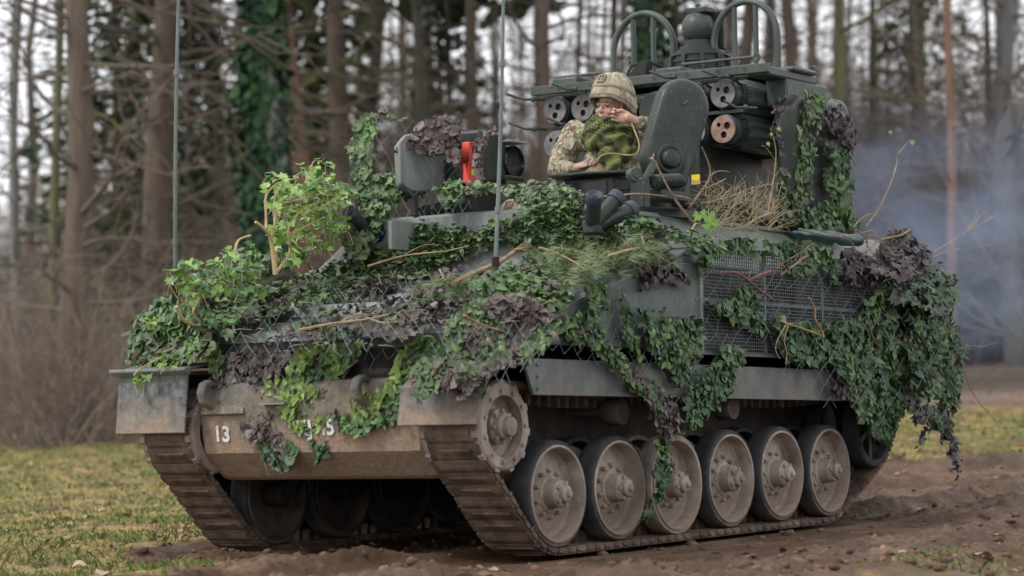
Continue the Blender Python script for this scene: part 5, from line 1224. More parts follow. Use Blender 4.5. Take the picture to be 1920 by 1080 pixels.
for pix, r in (([(1445, 400), (1420, 410), (1395, 425), (1370, 432)], .010), ([(1448, 396), (1452, 380), (1449, 366)], .007), ([(1365, 432), (1400, 428), (1440, 440)], .006), ([(1440, 405), (1452, 330), (1455, 280), (1446, 240)], .005), ([(1452, 330), (1432, 312)], .003), ([(1455, 300), (1436, 278), (1428, 272)], .003), ([(1316, 380), (1360, 370), (1420, 350), (1470, 345)], .004), ([(1340, 440), (1380, 380), (1440, 345)], .004)):
    b = MB(); stick(b, pix, .12, r, r*.5); b.build("twig", M["straw"], tw, H)
for (u, v, s) in ((1438, 268, .03), (1458, 240, .03), (1446, 250, .022), (1340, 390, .025), (1400, 395, .02), (1420, 380, .02), (1378, 372, .02)):
    nn = Vector((-.5, -.7, .4)).normalized(); tp = Vector((random.gauss(0, .5), random.gauss(0, .5), -.5)); tp = (tp-nn*tp.dot(nn)).normalized()
    F = Matrix((tp.cross(nn)*s, tp*s, nn*s)).transposed().to_4x4(); F.translation = px(u, v, "y", .10); put(bpy.data.objects.new("leaf", IVY[2]), tw, H @ F)
lone("ivy_sprig", "small bright green ivy sprig with tangled pale roots on the roof edge above the basket", "ivy", [([(1298, 432), (1308, 418), (1322, 428)], .006, .004), ([(1310, 415), (1318, 430)], .005, .003), ([(1340, 440), (1356, 446), (1355, 456), (1346, 458)], .005, .003)], "straw", .0,
     [(1310, 402, .06), (1325, 405, .07), (1335, 415, .065), (1332, 400, .05), (1322, 420, .05), (1338, 425, .06), (1316, 396, .045)])
lone("seedling_twig", "thin upright twig with two leaf buds rising against the smoke behind the launcher", "twig", [([(1625, 425), (1645, 395), (1665, 355), (1683, 310), (1684, 285)], .0055, .003), ([(1684, 290), (1676, 265), (1667, 247)], .003, .0016), ([(1684, 288), (1696, 275), (1708, 262)], .003, .0016), ([(1640, 405), (1638, 385)], .002, .001), ([(1655, 375), (1640, 360)], .002, .001)], "straw", .05, [(1668, 246, .03), (1709, 264, .04)])
lone("bare_twig", "pale dry twig fanning out to the right from the rear stowage bin", "twig", [([(1738, 480), (1770, 462), (1805, 438), (1840, 420), (1870, 402)], .005, .002), ([(1745, 485), (1785, 470), (1820, 466), (1858, 461)], .004, .0018), ([(1812, 434), (1825, 412), (1833, 390)], .003, .0015), ([(1815, 433), (1835, 408), (1848, 395)], .003, .0015), ([(1818, 432), (1850, 430)], .003, .0015)], "straw", -.05)
lone("bare_twig", "drooping thin twig trailing down behind the rear net into the open air", "twig", [([(1792, 660), (1805, 690), (1818, 725), (1835, 755), (1860, 780), (1885, 800)], .005, .002), ([(1808, 645), (1840, 650), (1872, 642)], .003, .0015), ([(1840, 760), (1870, 762)], .002, .001)], "straw", -.08)
lone("branch", "tangle of bent pale branches arching over the rear stowage bin", "branch", [([(1590, 500), (1600, 485), (1625, 470), (1650, 452), (1690, 440), (1707, 432)], .010, .006), ([(1605, 430), (1625, 450), (1625, 480), (1618, 510), (1612, 535)], .007, .004), ([(1625, 440), (1650, 450), (1670, 475), (1690, 478)], .006, .004), ([(1500, 430), (1540, 440), (1580, 444), (1640, 430)], .006, .004), ([(1600, 425), (1615, 410), (1630, 403), (1640, 410)], .005, .003), ([(1630, 480), (1650, 495), (1680, 505), (1700, 500)], .005, .003), ([(1625, 460), (1640, 480), (1660, 500)], .004, .002), ([(1600, 460), (1580, 440), (1560, 430)], .004, .002)], "stick", -.10)
# teal tarpaulin roll
tr_ = MB(); pts = [px(u, v, "y", .02) for u, v in ((1490, 436), (1515, 441), (1545, 446), (1580, 448), (1612, 455))]
tr_.tube(smooth_path(pts, 4), [.008, .026, .036, .042, .038, .044, .05, .044, .05, .056, .048, .056, .05, .046, .05, .04, .012][:17], 14)
tq = tr_.build("tarpaulin_roll", M["tarp"], None, H, sharp=80); tag(tq, "teal tarpaulin rolled up on the rear edge of the roof below the launcher net", "tarpaulin")
for v in tq.data.vertices: v.co += v.normal*(.030*noise.fractal(v.co*9, .9, 2, 4))-Vector((0, 0, .012*v.normal.z))

lone("branch", "long dry twig lying over the purple-brown net on the front deck", "branch", [([(560, 620), (620, 606), (690, 598), (730, 590)], .008, .004), ([(640, 603), (665, 590), (690, 588)], .004, .002), ([(690, 598), (720, 605), (745, 602)], .004, .002)], "straw", 0, (), (-.5, 0, 1.40), (-.29, 0, 1))
lone("branch", "thin dry twig resting on the net near the splash plate", "branch", [([(690, 500), (760, 478), (830, 470), (880, 462)], .007, .003), ([(760, 478), (790, 462), (815, 458)], .004, .002)], "stick", 0, (), (-.5, 0, 1.44), (-.29, 0, 1))
lone("branch", "dry twig poking out of the net at the near front corner", "branch", [([(870, 590), (905, 610), (950, 622), (1000, 640)], .007, .003), ([(905, 610), (920, 635), (925, 655)], .004, .002), ([(950, 622), (975, 610), (1005, 612)], .004, .002)], "stick", -.16)
st_ = thing("straw_litter", "loose dead pine needles and straw scattered over the front deck", "straw", pxp(800, 540, pb, nb), H)
b = MB()
for i in range(420):
    u, v = random.uniform(440, 1180), random.uniform(430, 650)
    if not inpoly(np.array([(u, v)]), [(420, 640), (520, 560), (720, 460), (960, 420), (1180, 450), (1040, 560), (880, 640), (660, 650)])[0]: continue
    p = pxp(u, v, (-.50, 0, 1.335), (-.29, 0, 1)); a = random.uniform(0, 6.283); L = random.uniform(.03, .12)
    d = Vector((math.cos(a), math.sin(a), random.gauss(0, .25))).normalized(); q = p+d*L*.5+Vector((random.gauss(0, .006), random.gauss(0, .006), .004)); b.tube([p, q, p+d*L], [.0022, .002, .001], 3, False)
tag(b.build("straws", M["straw"], st_, H, sharp=180), kind="stuff")
# ------------------------------------------------------------------ terrain
Fh = Vector((cF.x, cF.y, 0)).normalized(); Rh = r0.copy(); UPV = (Vector((0, 0, 1))+Rh*.0287).normalized()
sm = lambda a, b, x: (lambda t: t*t*(3-2*t))(min(1, max(0, (x-a)/(b-a))))
def base_h(x, y):
    q = Vector((x-CAM.x, y-CAM.y, 0)); d = q.dot(Fh); s = q.dot(Rh); t = min(1, max(0, (s/max(d, 5)+.19)/.38))
    k = .025+.010*t; e = d-22; ramp = k*(e if e > 4 else (.125*(max(0, e+4))**2 if e > -4 else 0) if e <= 4 else 0)
    if e > 4: ramp = k*e
    elif e > -4: ramp = k*(e+4)**2/16
    else: ramp = 0
    return ramp+sm(62, 125, d)*(3.2+3.4*sm(-.13, -.05, s/max(d, 5))+1.2*noise.noise(Vector((x*.03, y*.03, 4)))), d, s
def grassiness(x, y, d, s):
    n_ = noise.fractal(Vector((x*.45, y*.45, 7)), 1, 2, 4)
    fx = 1-sm(-1.5, -.3, x); left = sm(2.35-1.35*fx, 3.2-1.5*fx, y+.45*n_-.05*max(0, x-1))*(1 if d < 90 else 0)
    right = .46*(1-sm(-2.3, -1.7, y+.6*n_)) if x < 6 else 0
    far = sm(25.5, 28.5, d+2*n_)*(1-sm(35, 38, d+2*n_)) if s > 0 else sm(30, 36, d)*(1-sm(-4, -1, s))
    if x > 5: left *= sm(4.2, 6.5, y+n_-.15*(x-5))
    return max(left, right, far)*(.82+.35*n_)
def ground_h(x, y, fine=True):
    h, d, s = base_h(x, y)
    if d > 46: return h+.12*noise.noise(Vector((x*.3, y*.3, 1))), 0 if not fine else grassiness(x, y, d, s)
    g = grassiness(x, y, d, s)
    n1 = noise.fractal(Vector((x*.40, y*2.8, 2)), .9, 2, 4); n2 = noise.fractal(Vector((x*4.5, y*6, 5)), .7, 2.1, 5)
    n3 = abs(noise.noise(Vector((x*11, y*15, 9))))
    mud = .065*n1+.030*n2+.034*n3*(.4+abs(noise.noise(Vector((x*1.3, y*1.3, 21))))*2.4)
    rut = 0
    for yc in (.2, 2.2):
        a = abs(y-yc); rut += -.06*math.exp(-(a/.26)**4)+.065*math.exp(-((a-.40)/.13)**2)
    for yc in (-2.7, -.9): a = abs(y-yc+.12*math.sin(x*.3)); rut += (-.07*math.exp(-(a/.25)**4)+.045*math.exp(-((a-.40)/.14)**2))*.8
    for yc in (.2, 2.2):
        if x > 3.9: mud += .014*math.sin(58.7*x)*math.exp(-((y-yc)/.2)**4)
    mud += .008*math.sin(58.7*x+3*noise.noise(Vector((x, y, 0))))*math.exp(-((y+.9)/.2)**4)
    h2 = h+(1-g)*(mud+rut)+g*(.03*n1+.02*n2)
    inside = sm(-1.0, -.35, x)*(1-sm(3.7, 5.0, x))
    if inside > 0:
        for yc in (.2, W-.2):
            k = inside*(1-sm(.20, .32, abs(y-yc))); h2 = h2*(1-k)+k*min(h2, -.002)
        k = inside*(1-sm(1.3, 1.6, abs(y-1.2))); h2 = h2*(1-k)+k*min(h2, .035)
    if -1.6 < x < 4.2:
        k = sm(-1.6, -1.0, x)*(1-sm(3.6, 4.2, x))*sm(-1.15, -.75, y)*(1-sm(.45, .6, y)); h2 = h2*(1-k)+k*min(-.012+.35*(h2-h)*(.3 if y > -.1 else 1), -.004)
    return h2, g
rows = list(np.arange(11.5, 23, .036))
while rows[-1] < 260: rows.append(rows[-1]*1.0032+.0 if rows[-1] < 30 else rows[-1]*1.02)
rows = [2, 5, 8, 10]+rows
mid_ = np.linspace(-.215, .215, 400); step_ = mid_[1]-mid_[0]; out_ = [.215+step_*1.5]
while out_[-1] < 2.2: out_.append(out_[-1]*1.10+.002)
cols = np.concatenate([-np.array(out_[::-1]), mid_, np.array(out_)])
V = np.zeros((len(rows)*len(cols), 3), np.float32); G = np.zeros(len(V), np.float32); k = 0
for d in rows:
    for c in cols:
        p = CAM+Fh*d+Rh*(c*d); h, g = ground_h(p.x, p.y); V[k] = (p.x, p.y, h); G[k] = g; k += 1
nc_ = len(cols); i_ = np.arange((len(rows)-1)*(nc_-1)); q_ = (i_//(nc_-1))*nc_+i_ % (nc_-1)
Fq = np.stack([q_, q_+1, q_+nc_+1, q_+nc_], 1)
def ground_mat():
    mt, t, p = _new("mud_and_grass"); pos = t.nodes.new("ShaderNodeNewGeometry").outputs["Position"]
    at = t.nodes.new("ShaderNodeAttribute"); at.attribute_name = "tint"
    sp = t.nodes.new("ShaderNodeSeparateColor"); t.links.new(at.outputs["Color"], sp.inputs[0])
    m1 = _ramp(t, _noise(t, 2.2, 8, .65, pos, (.45, 1, 1)), [(.28, (.036, .021, .013)), (.5, (.088, .052, .032)), (.72, (.19, .120, .078))])
    m2 = _ramp(t, _noise(t, 26, 6, .7, pos), [(.3, .55), (.7, 1.3)])
    mx = t.nodes.new("ShaderNodeMix"); mx.data_type = "RGBA"; mx.blend_type = "MULTIPLY"; mx.inputs[0].default_value = 1; t.links.new(m1, mx.inputs[6]); t.links.new(m2, mx.inputs[7])
    g1 = _ramp(t, _noise(t, .95, 7, .68, pos), [(.26, (.055, .085, .022)), (.40, (.12, .125, .040)), (.50, (.29, .21, .085)), (.58, (.12, .085, .055)), (.68, (.22, .20, .060)), (.80, (.065, .10, .026))])
    g2 = _ramp(t, _noise(t, 34, 5, .7, pos), [(.3, .5), (.7, 1.35)])
    my = t.nodes.new("ShaderNodeMix"); my.data_type = "RGBA"; my.blend_type = "MULTIPLY"; my.inputs[0].default_value = 1; t.links.new(g1, my.inputs[6]); t.links.new(g2, my.inputs[7])
    k = _ramp(t, _math(t, "ADD", sp.outputs[0], _math(t, "MULTIPLY", _math(t, "SUBTRACT", _noise(t, 6, 6, .7, pos), .5), .9)), [(.35, 0), (.65, 1)])
    c = _mix(t, k, mx.outputs[2], my.outputs[2])
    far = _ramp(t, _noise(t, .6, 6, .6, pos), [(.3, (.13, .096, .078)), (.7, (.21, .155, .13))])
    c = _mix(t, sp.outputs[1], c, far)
    t.links.new(c, p.inputs["Base Color"])
    t.links.new(_math(t, "MULTIPLY_ADD", k, .25, _ramp(t, _noise(t, 3, 5, .6, pos), [(.35, .48), (.65, .85)])), p.inputs["Roughness"])
    p.inputs["Specular IOR Level"].default_value = .16
    _bump(t, p, _noise(t, 48, 8, .75, pos), .55, .02); return mt
tint = np.zeros((len(V), 3), np.float32); tint[:, 0] = G; 
rd = (V[:, :2]-np.array(CAM)[:2]); dd_ = rd@np.array(Fh)[:2]; ss_ = rd@np.array(Rh)[:2]
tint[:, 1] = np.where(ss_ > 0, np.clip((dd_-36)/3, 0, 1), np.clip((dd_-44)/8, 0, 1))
go = np_obj("ground", V, Fq, ground_mat(), None, I4, tint, True); tag(go, kind="structure")
def E(u, d, dz=0.0):
    p = CAM+Fh*d+Rh*((u-960)/FPX*d); return Vector((p.x, p.y, ground_h(p.x, p.y, False)[0]+dz))

# grass blades, leaf litter, clods
BV, BF, BT = [], [], []; k = 0
pal = ((.085, .135, .03), (.13, .16, .04), (.25, .205, .085), (.31, .245, .12), (.065, .11, .03), (.19, .18, .065))
for i in range(120000):
    d = 13+22*random.random()**1.5; c = random.uniform(-.205, .205); p = CAM+Fh*d+Rh*(c*d)
    h, g = ground_h(p.x, p.y)
    if g+random.gauss(0, .12) < .5: continue
    cl = noise.noise(Vector((p.x*1.1, p.y*1.1, 3)))+random.gauss(0, .35)
    if noise.noise(Vector((p.x*2.2, p.y*2.2, 13))) < -.22: continue
    hgt = random.uniform(.012, .05)*(1.25 if cl > .2 else .8); a = random.uniform(0, 6.283); w = random.uniform(.003, .0065)*(1+d/26)
    sd_ = Vector((math.cos(a), math.sin(a), 0))*w; le_ = Vector((random.gauss(0, .5), random.gauss(0, .5), 0))*hgt
    b0 = Vector((p.x, p.y, h-.004)); BV += [b0-sd_, b0+sd_, b0+le_*.35+sd_*.6+Vector((0, 0, hgt*.65)), b0+le_+Vector((0, 0, hgt))]
    BF += [(k, k+1, k+2), (k, k+2, k+3)]; k += 4
    c_ = pal[(0, 1, 4, 0, 5)[random.randrange(5)]] if cl > .08 else pal[(2, 3, 5, 1, 2)[random.randrange(5)]]
    f = random.uniform(.75, 1.25); BT += [(c_[0]*f, c_[1]*f, c_[2]*f)]*4
M["grass"] = leafmat("grass_blade", .6, .25, 1, .25, 3)
tag(np_obj("grass", [tuple(v) for v in BV], BF, M["grass"], None, I4, np.array(BT)), "short mossy green and straw-coloured grass beside the muddy track", "grass", kind="stuff")
Cs, Ns, Ts, Ss, Tn = [], [], [], [], []
for i in range(900):
    d = 13.2+30*random.random()**1.3; c = random.uniform(-.2, .2); p = CAM+Fh*d+Rh*(c*d); h, g = ground_h(p.x, p.y)
    if g < .3 and random.random() < .85: continue
    Cs.append((p.x, p.y, h+.018)); Ns.append((random.gauss(0, .3), random.gauss(0, .3), 1)); Ts.append((random.gauss(0, 1), random.gauss(0, 1), 0)); Ss.append(random.uniform(.025, .05)); Tn.append(random.choice(((.22, .13, .07), (.30, .19, .10), (.36, .27, .18), (.16, .09, .05))))
LV, LF_, LT = scraps(np.array(Cs), np.array(Ns), np.array(Ts), np.array(Ss), np.array(Tn), .3)
tag(np_obj("leaf_litter", LV, LF_, M["scrim"], None, I4, LT), "scattered fallen brown leaves lying on the grass", "leaf litter", kind="stuff")
ico = bmesh.new(); bmesh.ops.create_icosphere(ico, subdivisions=1, radius=1); icv = np.array([v.co[:] for v in ico.verts]); icf = np.array([[v.index for v in f.verts] for f in ico.faces]); ico.free()
CV, CF = [], []; k = 0
for i in range(4600):
    d = 13+26*random.random()**1.8; c = random.uniform(-.205, .205); p = CAM+Fh*d+Rh*(c*d); h, g = ground_h(p.x, p.y)
    if g > .45: continue
    if -.5 < p.x < 3.6 and (abs(p.y-.2) < .24 or abs(p.y-2.2) < .24): continue
    s = .006+.030*random.random()**4.5; R3 = np.array(Matrix.Rotation(random.uniform(0, 6), 3, Vector((random.random(), random.random(), random.random()+.1)).normalized()))
    v = (icv*(1+RNG.uniform(-.35, .35, (len(icv), 1))))@R3.T*np.array([1.3, 1, .75])*s+np.array([p.x, p.y, h+s*.15]); CV.append(v); CF.append(icf+k); k += len(icv)
M["clod"] = pmat("mud_clod", (.045, .027, .017), (.15, .095, .062), 7, .85, .5)
tag(np_obj("mud_clods", np.concatenate(CV), np.concatenate(CF), M["clod"], None, I4, None, False), "loose clods of brown mud churned up along the track", "mud", kind="stuff")
# clods flung up by the near and far tracks
for i, (u, v, y) in enumerate(((340, 990, 2.3), (1000, 985, .5), (760, 960, 1.2))): pass

# ------------------------------------------------------------------ woodland
def bark(name, a, b_, moss=None):
    mt, t, p = _new(name); f = _noise(t, 7, 8, .7, None, (1, 1, .22)); c = _ramp(t, f, [(.3, a), (.7, b_)])
    if moss: c = _mix(t, _ramp(t, _noise(t, 1.6, 5, .6), [(.45, 0), (.62, .85)]), c, moss)
    t.links.new(c, p.inputs["Base Color"]); p.inputs["Roughness"].default_value = .9; _bump(t, p, f, .7, .03); return mt
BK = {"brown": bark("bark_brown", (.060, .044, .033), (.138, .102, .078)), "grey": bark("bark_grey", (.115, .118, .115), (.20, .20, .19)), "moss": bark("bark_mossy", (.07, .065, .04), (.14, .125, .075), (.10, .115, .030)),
      "pine": bark("bark_pine", (.115, .065, .045), (.24, .145, .10)), "twig": bark("bark_twig", (.075, .058, .047), (.145, .113, .092)), "brush": bark("brush_twig", (.13, .10, .082), (.24, .19, .155)), "mosstwig": bark("bark_moss_twig", (.075, .065, .04), (.14, .12, .06), (.11, .125, .035))}
def grow(b, p, d, L, r, depth, nseg=4, sides=4, droop=.0, wig=.22, R_=random):
    pts = [p]; dd = d.normalized()
    for i in range(nseg):
        pts.append(pts[-1]+dd*L/nseg); dd = (dd+Vector((R_.gauss(0, wig), R_.gauss(0, wig), R_.gauss(0, wig)-droop))).normalized()
    b.tube(pts, [r*(1-.8*i/nseg) for i in range(nseg+1)], sides, False)
    if depth > 0:
        for k in range(R_.randint(3, 5)):
            t = R_.uniform(.25, .95); i = min(nseg-1, int(t*nseg)); q = pts[i].lerp(pts[i+1], t*nseg-i)
            ax = (pts[i+1]-pts[i]).normalized(); sd = ax.orthogonal().normalized(); sd = Matrix.Rotation(R_.uniform(0, 6.283), 3, ax) @ sd
            nd = (ax*R_.uniform(.5, 1)+sd*R_.uniform(.5, .9)+Vector((0, 0, .05)))
            grow(b, q, nd, L*R_.uniform(.3, .55), r*.5, depth-1, 3, 3, droop, wig, R_)
def lean_frame(p): 
    z = UPV; x = Vector((1, 0, 0)); x = (x-z*x.dot(z)).normalized(); y = z.cross(x); F = Matrix((x, y, z)).transposed().to_4x4(); F.translation = p; return F
def tree(u, wpx, d, kind, label, H_=15, nb=26, tw="twig", lo=1.6, ivyk=0, group=None, name="tree", crown=True, tilt=0, seed=None, blen=1.0, fol=0, gd=1):
    R_ = random.Random(seed if seed is not None else int(u*7+d)); p = E(u, d, -.05); r = wpx*d/FPX/2
    F = lean_frame(p) @ Matrix.Rotation(tilt+R_.gauss(0, .018), 4, "Y") @ Matrix.Rotation(R_.gauss(0, .018), 4, "X"); root = thing(name, label, "tree", (0, 0, 0), F, group)
    n = 13; ph = R_.uniform(0, 9); wb = R_.uniform(.1, .45)
    ctr = [Vector((wb*math.sin(i*.7+ph)*r*2, wb*math.cos(i*.9+ph)*r*2, H_*i/(n-1))) for i in range(n)]
    rad = [r*(1.25 if i == 0 else 1.06-.72*i/(n-1)) for i in range(n)]
    b = MB(); b.tube(ctr, rad, 14, False); tk = b.build("trunk", BK[kind], root, F, sharp=180)
    b = MB()
    nb = int(nb*1.5)
    for i in range(nb):
        t = (lo+(H_-lo-.5)*(i+R_.random())/nb*.8)/H_; z = t*H_; j = min(n-2, int(t*(n-1))); q = ctr[j].lerp(ctr[j+1], t*(n-1)-j); a = R_.uniform(0, 6.283)
        dv = Vector((math.cos(a), math.sin(a), R_.uniform(-.15, .35))); L = R_.uniform(1.2, 3.6)*blen*(1 if t < .6 else .8)
        grow(b, q, dv, L, max(.016, r*(.42 if kind == 'moss' and i % 4 == 0 else .19)*R_.uniform(.6, 1.3)), 2 if d < 54 and i % 2 else gd, 6, 4, R_.uniform(-.06, .05), .16, R_)
    tag(b.build("branches", BK[tw], root, F, sharp=180), kind="stuff")
    if crown:
        m_ = 320; C = np.stack([RNG.normal(0, 1.5*blen, m_), RNG.normal(0, 1.5*blen, m_), H_*RNG.uniform(.72, 1.02, m_)], 1)
        Vv, Ff, Tt = scraps(C, RNG.normal(0, 1, (m_, 3)), RNG.normal(0, 1, (m_, 3)), RNG.uniform(.15, .4, m_), np.array([(.03, .05, .018)])*RNG.uniform(.6, 1.6, (m_, 1)))
        tag(np_obj("crown", Vv, Ff, M["foliage"], root, F, Tt), kind="stuff")
    if ivyk:
        m_ = ivyk; zz = RNG.uniform(.3, 9, m_); aa = RNG.uniform(0, 6.283, m_); lump = 1+.35*np.sin(zz*1.3+2)*np.sin(aa*2+zz*.7); rr = r*(1+RNG.random(m_)*.9)*lump
        C = np.stack([rr*np.cos(aa), rr*np.sin(aa), zz], 1); Nn = np.stack([np.cos(aa), np.sin(aa), np.full(m_, .35)], 1)+RNG.normal(0, .35, (m_, 3)); Tv = np.array([[0, 0, -1.]])+RNG.normal(0, .4, (m_, 3))
        cc = np.array([(.020, .058, .028), (.030, .075, .030), (.045, .10, .034), (.016, .045, .024)])[RNG.integers(0, 4, m_)]*RNG.uniform(.7, 1.3, (m_, 1))
        Vv, Ff, Tt = scraps(C, Nn, Tv, RNG.uniform(.06, .11, m_), cc, .3); tag(np_obj("ivy_cover", Vv, Ff, M["foliage"], root, F, Tt), kind="stuff")
    if fol:      # drooping evergreen sprays on the branches
        m_ = fol; zz = RNG.uniform(1.5, H_*.75, m_); aa = RNG.uniform(0, 6.283, m_); rr = (1-zz/H_)*2.6*RNG.random(m_)**.6
        C = np.stack([rr*np.cos(aa), rr*np.sin(aa), zz-.25*rr+.25*np.sin(aa*5+zz*3)], 1); Nn = np.stack([np.cos(aa)*.3, np.sin(aa)*.3, np.ones(m_)], 1)+RNG.normal(0, .4, (m_, 3)); Tv = np.stack([np.cos(aa), np.sin(aa), np.full(m_, -.4)], 1)
        cc = np.array([(.030, .055, .028), (.045, .075, .030), (.06, .09, .04)])[RNG.integers(0, 3, m_)]*RNG.uniform(.7, 1.3, (m_, 1))
        Vv, Ff, Tt = scraps(C, Nn, Tv, RNG.uniform(.08, .17, m_), cc, .3); tag(np_obj("crown", Vv, Ff, M["foliage"], root, F, Tt), kind="stuff")
    return root
M["foliage"] = leafmat("evergreen_foliage", .6, .2, 1, .3, 4)
tree(122, 56, 38, "brown", "thick purple-brown pine trunk near the left edge, between two pale sky gaps", nb=34)
tree(96, 20, 41, "moss", "slender mossy trunk tight against the left side of the thick purple-brown pine", nb=26, tw="mosstwig")
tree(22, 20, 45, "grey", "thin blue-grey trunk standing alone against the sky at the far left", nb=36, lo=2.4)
tree(303, 62, 42, "brown", "broad brown trunk rising behind the far aerial", nb=36)
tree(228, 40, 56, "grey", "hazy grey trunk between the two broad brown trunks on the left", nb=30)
tree(490, 52, 40, "grey", "trunk wrapped in dark green ivy behind the tall ivy branch", nb=22, ivyk=3600)
tree(556, 36, 45, "pine", "reddish pine trunk just right of the left ivy-clad trunk", nb=30, tw="mosstwig")
tree(630, 46, 50, "brown", "dull brown trunk behind the arch of green net", nb=34, tw="mosstwig")
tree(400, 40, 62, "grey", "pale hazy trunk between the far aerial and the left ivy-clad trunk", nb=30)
tree(690, 34, 58, "brown", "brown trunk left of the purple net rag on the sight", nb=34, tw="mosstwig")
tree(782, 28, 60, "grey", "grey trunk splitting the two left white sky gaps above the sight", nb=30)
tree(880, 30, 50, "brown", "dark narrow trunk left of the near aerial", nb=30)
tree(1013, 38, 43, "brown", "purplish trunk right of the near aerial, left of the launcher", nb=30)
tree(1072, 14, 60, "grey", "very thin grey trunk above the soldier's side of the front rail", nb=24)
tree(1148, 20, 58, "brown", "narrow trunk rising just above the soldier's helmet", nb=26)
tree(1206, 46, 50, "grey", "green ivy-clad trunk seen through the far guard hoop", nb=20, ivyk=2600)
tree(1382, 34, 56, "brown", "grey-brown trunk seen through the left half of the near guard hoop", nb=26)
tree(1425, 22, 62, "grey", "thin trunk seen through the right half of the near guard hoop", nb=24)
tree(1480, 20, 48, "brown", "slim purple-brown trunk right of the near guard hoop", nb=26)
tree(1572, 18, 44, "moss", "mossy trunk with long rising limbs above the launch tube ends", nb=26, tw="mosstwig", blen=1.4)
tree(1776, 20, 42, "pine", "orange-barked pine trunk standing in the haze on the right", nb=28, blen=1.1)
tree(1702, 24, 58, "brown", "dim brown trunk left of the orange-barked pine on the right", nb=30)
tree(1895, 44, 52, "grey", "wide hazy trunk at the right edge of the wood", nb=34)
tree(1640, 18, 60, "moss", "thin greenish trunk in the haze between the mossy and the dim brown trunks", nb=30, tw="mosstwig")
tree(1835, 16, 60, "brown", "thin brown trunk between the orange-barked pine and the right edge", nb=30)
tree(196, 20, 52, "moss", "evergreen with loose green sprays right of the thick purple-brown pine", nb=20, fol=2600, name="conifer")
tree(592, 22, 54, "moss", "evergreen with drooping sprays behind the reddish pine", nb=16, fol=2600, name="conifer", H_=13)
tree(1268, 22, 66, "moss", "evergreen half hidden behind the alerting sensor ball", nb=16, fol=1400, name="conifer")
tree(1740, 22, 70, "moss", "broad evergreen in the haze behind the orange-barked pine", nb=18, fol=1700, name="conifer", H_=17)

tree(355, 20, 60, 'moss', 'dim evergreen between the far aerial and the left ivy-clad trunk', nb=16, fol=2200, name='conifer', H_=13)
tree(850, 20, 64, 'moss', 'evergreen in the gap left of the near aerial', nb=16, fol=1500, name='conifer', H_=12)
# bare shrubs in front of the wood
def shrub_mesh(seed, n=34, h=2.6):
    R_ = random.Random(seed); b = MB()
    for i in range(n):
        a = R_.uniform(0, 6.283); q = Vector((math.cos(a), math.sin(a), 0))*R_.random()*.5
        d = Vector((math.cos(a)*R_.uniform(.1, 1.1), math.sin(a)*R_.uniform(.1, 1.1), R_.uniform(.45, 1.1)))
        grow(b, q, d, h*R_.uniform(.6, 1.3), .013*R_.uniform(.6, 1.3), 2 if i % 3 == 0 else 1, 5, 3, R_.uniform(.02, .14), .16, R_)
    return b.mesh("bare_shrub", BK["brush"], 180)
SH = [shrub_mesh(k) for k in range(4)]
def shrub(u, d, s, label, group, k, dz=-.05):
    o = bpy.data.objects.new("bare_shrub", SH[k % 4]); F = lean_frame(E(u, d, dz)) @ Matrix.Rotation(random.uniform(0, 6.28), 4, "Z") @ Matrix.Diagonal((s, s, s*random.uniform(.85, 1.15), 1)); put(o, None, F); return tag(o, label, "shrub", group)
k = 0
for u, d in ((-20, 37), (40, 36), (95, 35.5), (150, 36.5), (205, 36), (255, 38), (10, 40), (70, 39), (130, 40), (190, 41), (240, 42), (290, 41), (20, 44), (110, 45), (190, 47), (260, 48)):
    shrub(u, d, random.uniform(.80, 1.05), "bare brown shrub in the thicket at the left, in front of the pines", "bare shrubs in the left thicket", k); k += 1
for i in range(40):
    u = 290+i*18+random.uniform(-12, 12); shrub(u, random.uniform(44, 58), random.uniform(1.0, 1.7), "bare brown shrub in the undergrowth behind the front half of the vehicle", "bare shrubs behind the front of the vehicle", k); k += 1
for i in range(20):
    u = 1560+i*20+random.uniform(-12, 12); shrub(u, random.uniform(56, 66), random.uniform(1.1, 1.8), "bare brown shrub in the undergrowth beyond the smoke on the right", "bare shrubs beyond the smoke", k); k += 1
# the wood behind: trunks, saplings and brush that read as one mass
b = MB(); R_ = random.Random(5)
for i in range(80):
    u = R_.choice((60, 260, 420, 560, 700, 790, 990, 1150, 1420, 1600, 1720, 1880))+R_.gauss(0, 55); d = R_.uniform(66, 125); p = E(u, d, -.1); r = R_.uniform(.06, .2); Hh = R_.uniform(11, 16)
    pts = [p+UPV*(Hh*j/5)+Vector((R_.gauss(0, .1), R_.gauss(0, .1), 0)) for j in range(6)]; b.tube(pts, [r*(1-.13*j) for j in range(6)], 6, False)
    for j in range(16):
        z = R_.uniform(1.2, Hh*.8); a = R_.uniform(0, 6.283); grow(b, p+UPV*z, Vector((math.cos(a), math.sin(a), R_.uniform(-.1, .5))), R_.uniform(1.2, 3.4), .03, 1, 4, 3, .0, .2, R_)
for i in range(34):      # the wood goes on to both sides of the view
    u = R_.choice((R_.uniform(-1100, -160), R_.uniform(2080, 3000))); d = R_.uniform(42, 80); p = E(u, d, -.1); r = R_.uniform(.12, .26); Hh = R_.uniform(12, 16)
    pts = [p+UPV*(Hh*j/5)+Vector((R_.gauss(0, .1), R_.gauss(0, .1), 0)) for j in range(6)]; b.tube(pts, [r*(1-.13*j) for j in range(6)], 8, False)
    for j in range(20):
        z = R_.uniform(1.2, Hh*.8); a = R_.uniform(0, 6.283); grow(b, p+UPV*z, Vector((math.cos(a), math.sin(a), R_.uniform(-.1, .5))), R_.uniform(1.2, 3.4), .03, 1, 4, 3, .0, .2, R_)
far_o = b.build("far_woodland", BK["twig"], None, I4, sharp=180); tag(far_o, "distant bare woodland of thin trunks and branches reading as one brown mass", "woodland", kind="stuff")
shv = []; shf = []; kk = 0
base_m = []
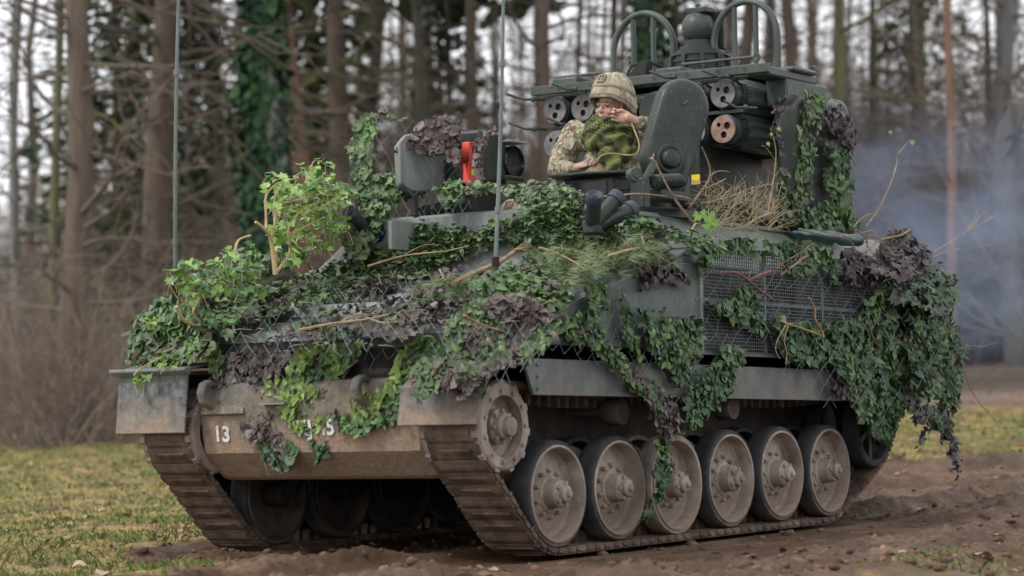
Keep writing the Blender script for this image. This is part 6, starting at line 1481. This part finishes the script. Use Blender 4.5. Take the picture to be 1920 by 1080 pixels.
for me in SH[:3]:
    a = np.empty(len(me.vertices)*3, np.float32); me.vertices.foreach_get("co", a); t_ = np.empty(len(me.polygons)*4, np.int32)
    lt = np.empty(len(me.polygons), np.int32); me.polygons.foreach_get("loop_total", lt)
    li = np.empty(len(me.loops), np.int32); me.loops.foreach_get("vertex_index", li); base_m.append((a.reshape(-1, 3), li.reshape(-1, 4) if (lt == 4).all() else None))
for i in range(205):
    v, f = base_m[i % 3]; u = R_.uniform(-120, 2040) if i < 150 else R_.choice((R_.uniform(-1000, -120), R_.uniform(2040, 2800))); d = R_.uniform(58, 96) if i < 150 else R_.uniform(44, 80); s = R_.uniform(1.6, 2.7)*(.68 if u < 330 else 1); a = R_.uniform(0, 6.28); p = E(u, d, -.1)
    rot = np.array([[math.cos(a), -math.sin(a), 0], [math.sin(a), math.cos(a), 0], [0, 0, 1]]); shv.append((v@rot.T)*np.array([s, s, s*R_.uniform(.9, 1.3)])+np.array(p)); shf.append(f+kk); kk += len(v)
tag(np_obj("undergrowth", np.concatenate(shv), np.concatenate(shf), BK["brush"]), "tangled brown undergrowth and saplings filling the wood behind the vehicle", "undergrowth", kind="stuff")

# ------------------------------------------------------------------ exhaust smoke drifting behind the vehicle
def smoke(u, v, d, rx, rz, ry, dens):
    p = CAM+(cF*FPX+cR*(u-960)-cU*(v-540)).normalized()*d
    b = MB(); b.ball((0, 0, 0), 1, 32, 20); F = Matrix((Rh, Fh, Vector((0, 0, 1)))).transposed().to_4x4(); F.translation = p; F = F @ Matrix.Diagonal((rx, ry, rz, 1))
    mt = bpy.data.materials.new("exhaust_smoke"); mt.use_nodes = True; t = mt.node_tree; t.nodes.clear()
    out = t.nodes.new("ShaderNodeOutputMaterial"); pv = t.nodes.new("ShaderNodeVolumePrincipled"); t.links.new(pv.outputs[0], out.inputs["Volume"])
    tc = t.nodes.new("ShaderNodeTexCoord").outputs["Object"]; ln = t.nodes.new("ShaderNodeVectorMath"); ln.operation = "LENGTH"; t.links.new(tc, ln.inputs[0])
    fall = _ramp(t, ln.outputs["Value"], [(.05, 1), (.98, 0)]); nz = _ramp(t, _noise(t, 2.2, 7, .65, tc, (1.0, 1.0, 1.6)), [(.40, 0), (.72, 1)])
    t.links.new(_math(t, "MULTIPLY", _math(t, "MULTIPLY", fall, nz), dens), pv.inputs["Density"]); pv.inputs["Color"].default_value = (.40, .49, .68, 1); pv.inputs["Anisotropy"].default_value = .1
    o = b.build("smoke", mt, None, F, sharp=180); return tag(o, "thin blue-grey exhaust smoke drifting behind the rear of the vehicle", "smoke", kind="stuff")
smoke(1780, 460, 26.2, 2.3, 1.5, 3.0, .50)
scene.cycles.volume_step_rate = 2.0; scene.cycles.volume_max_steps = 128
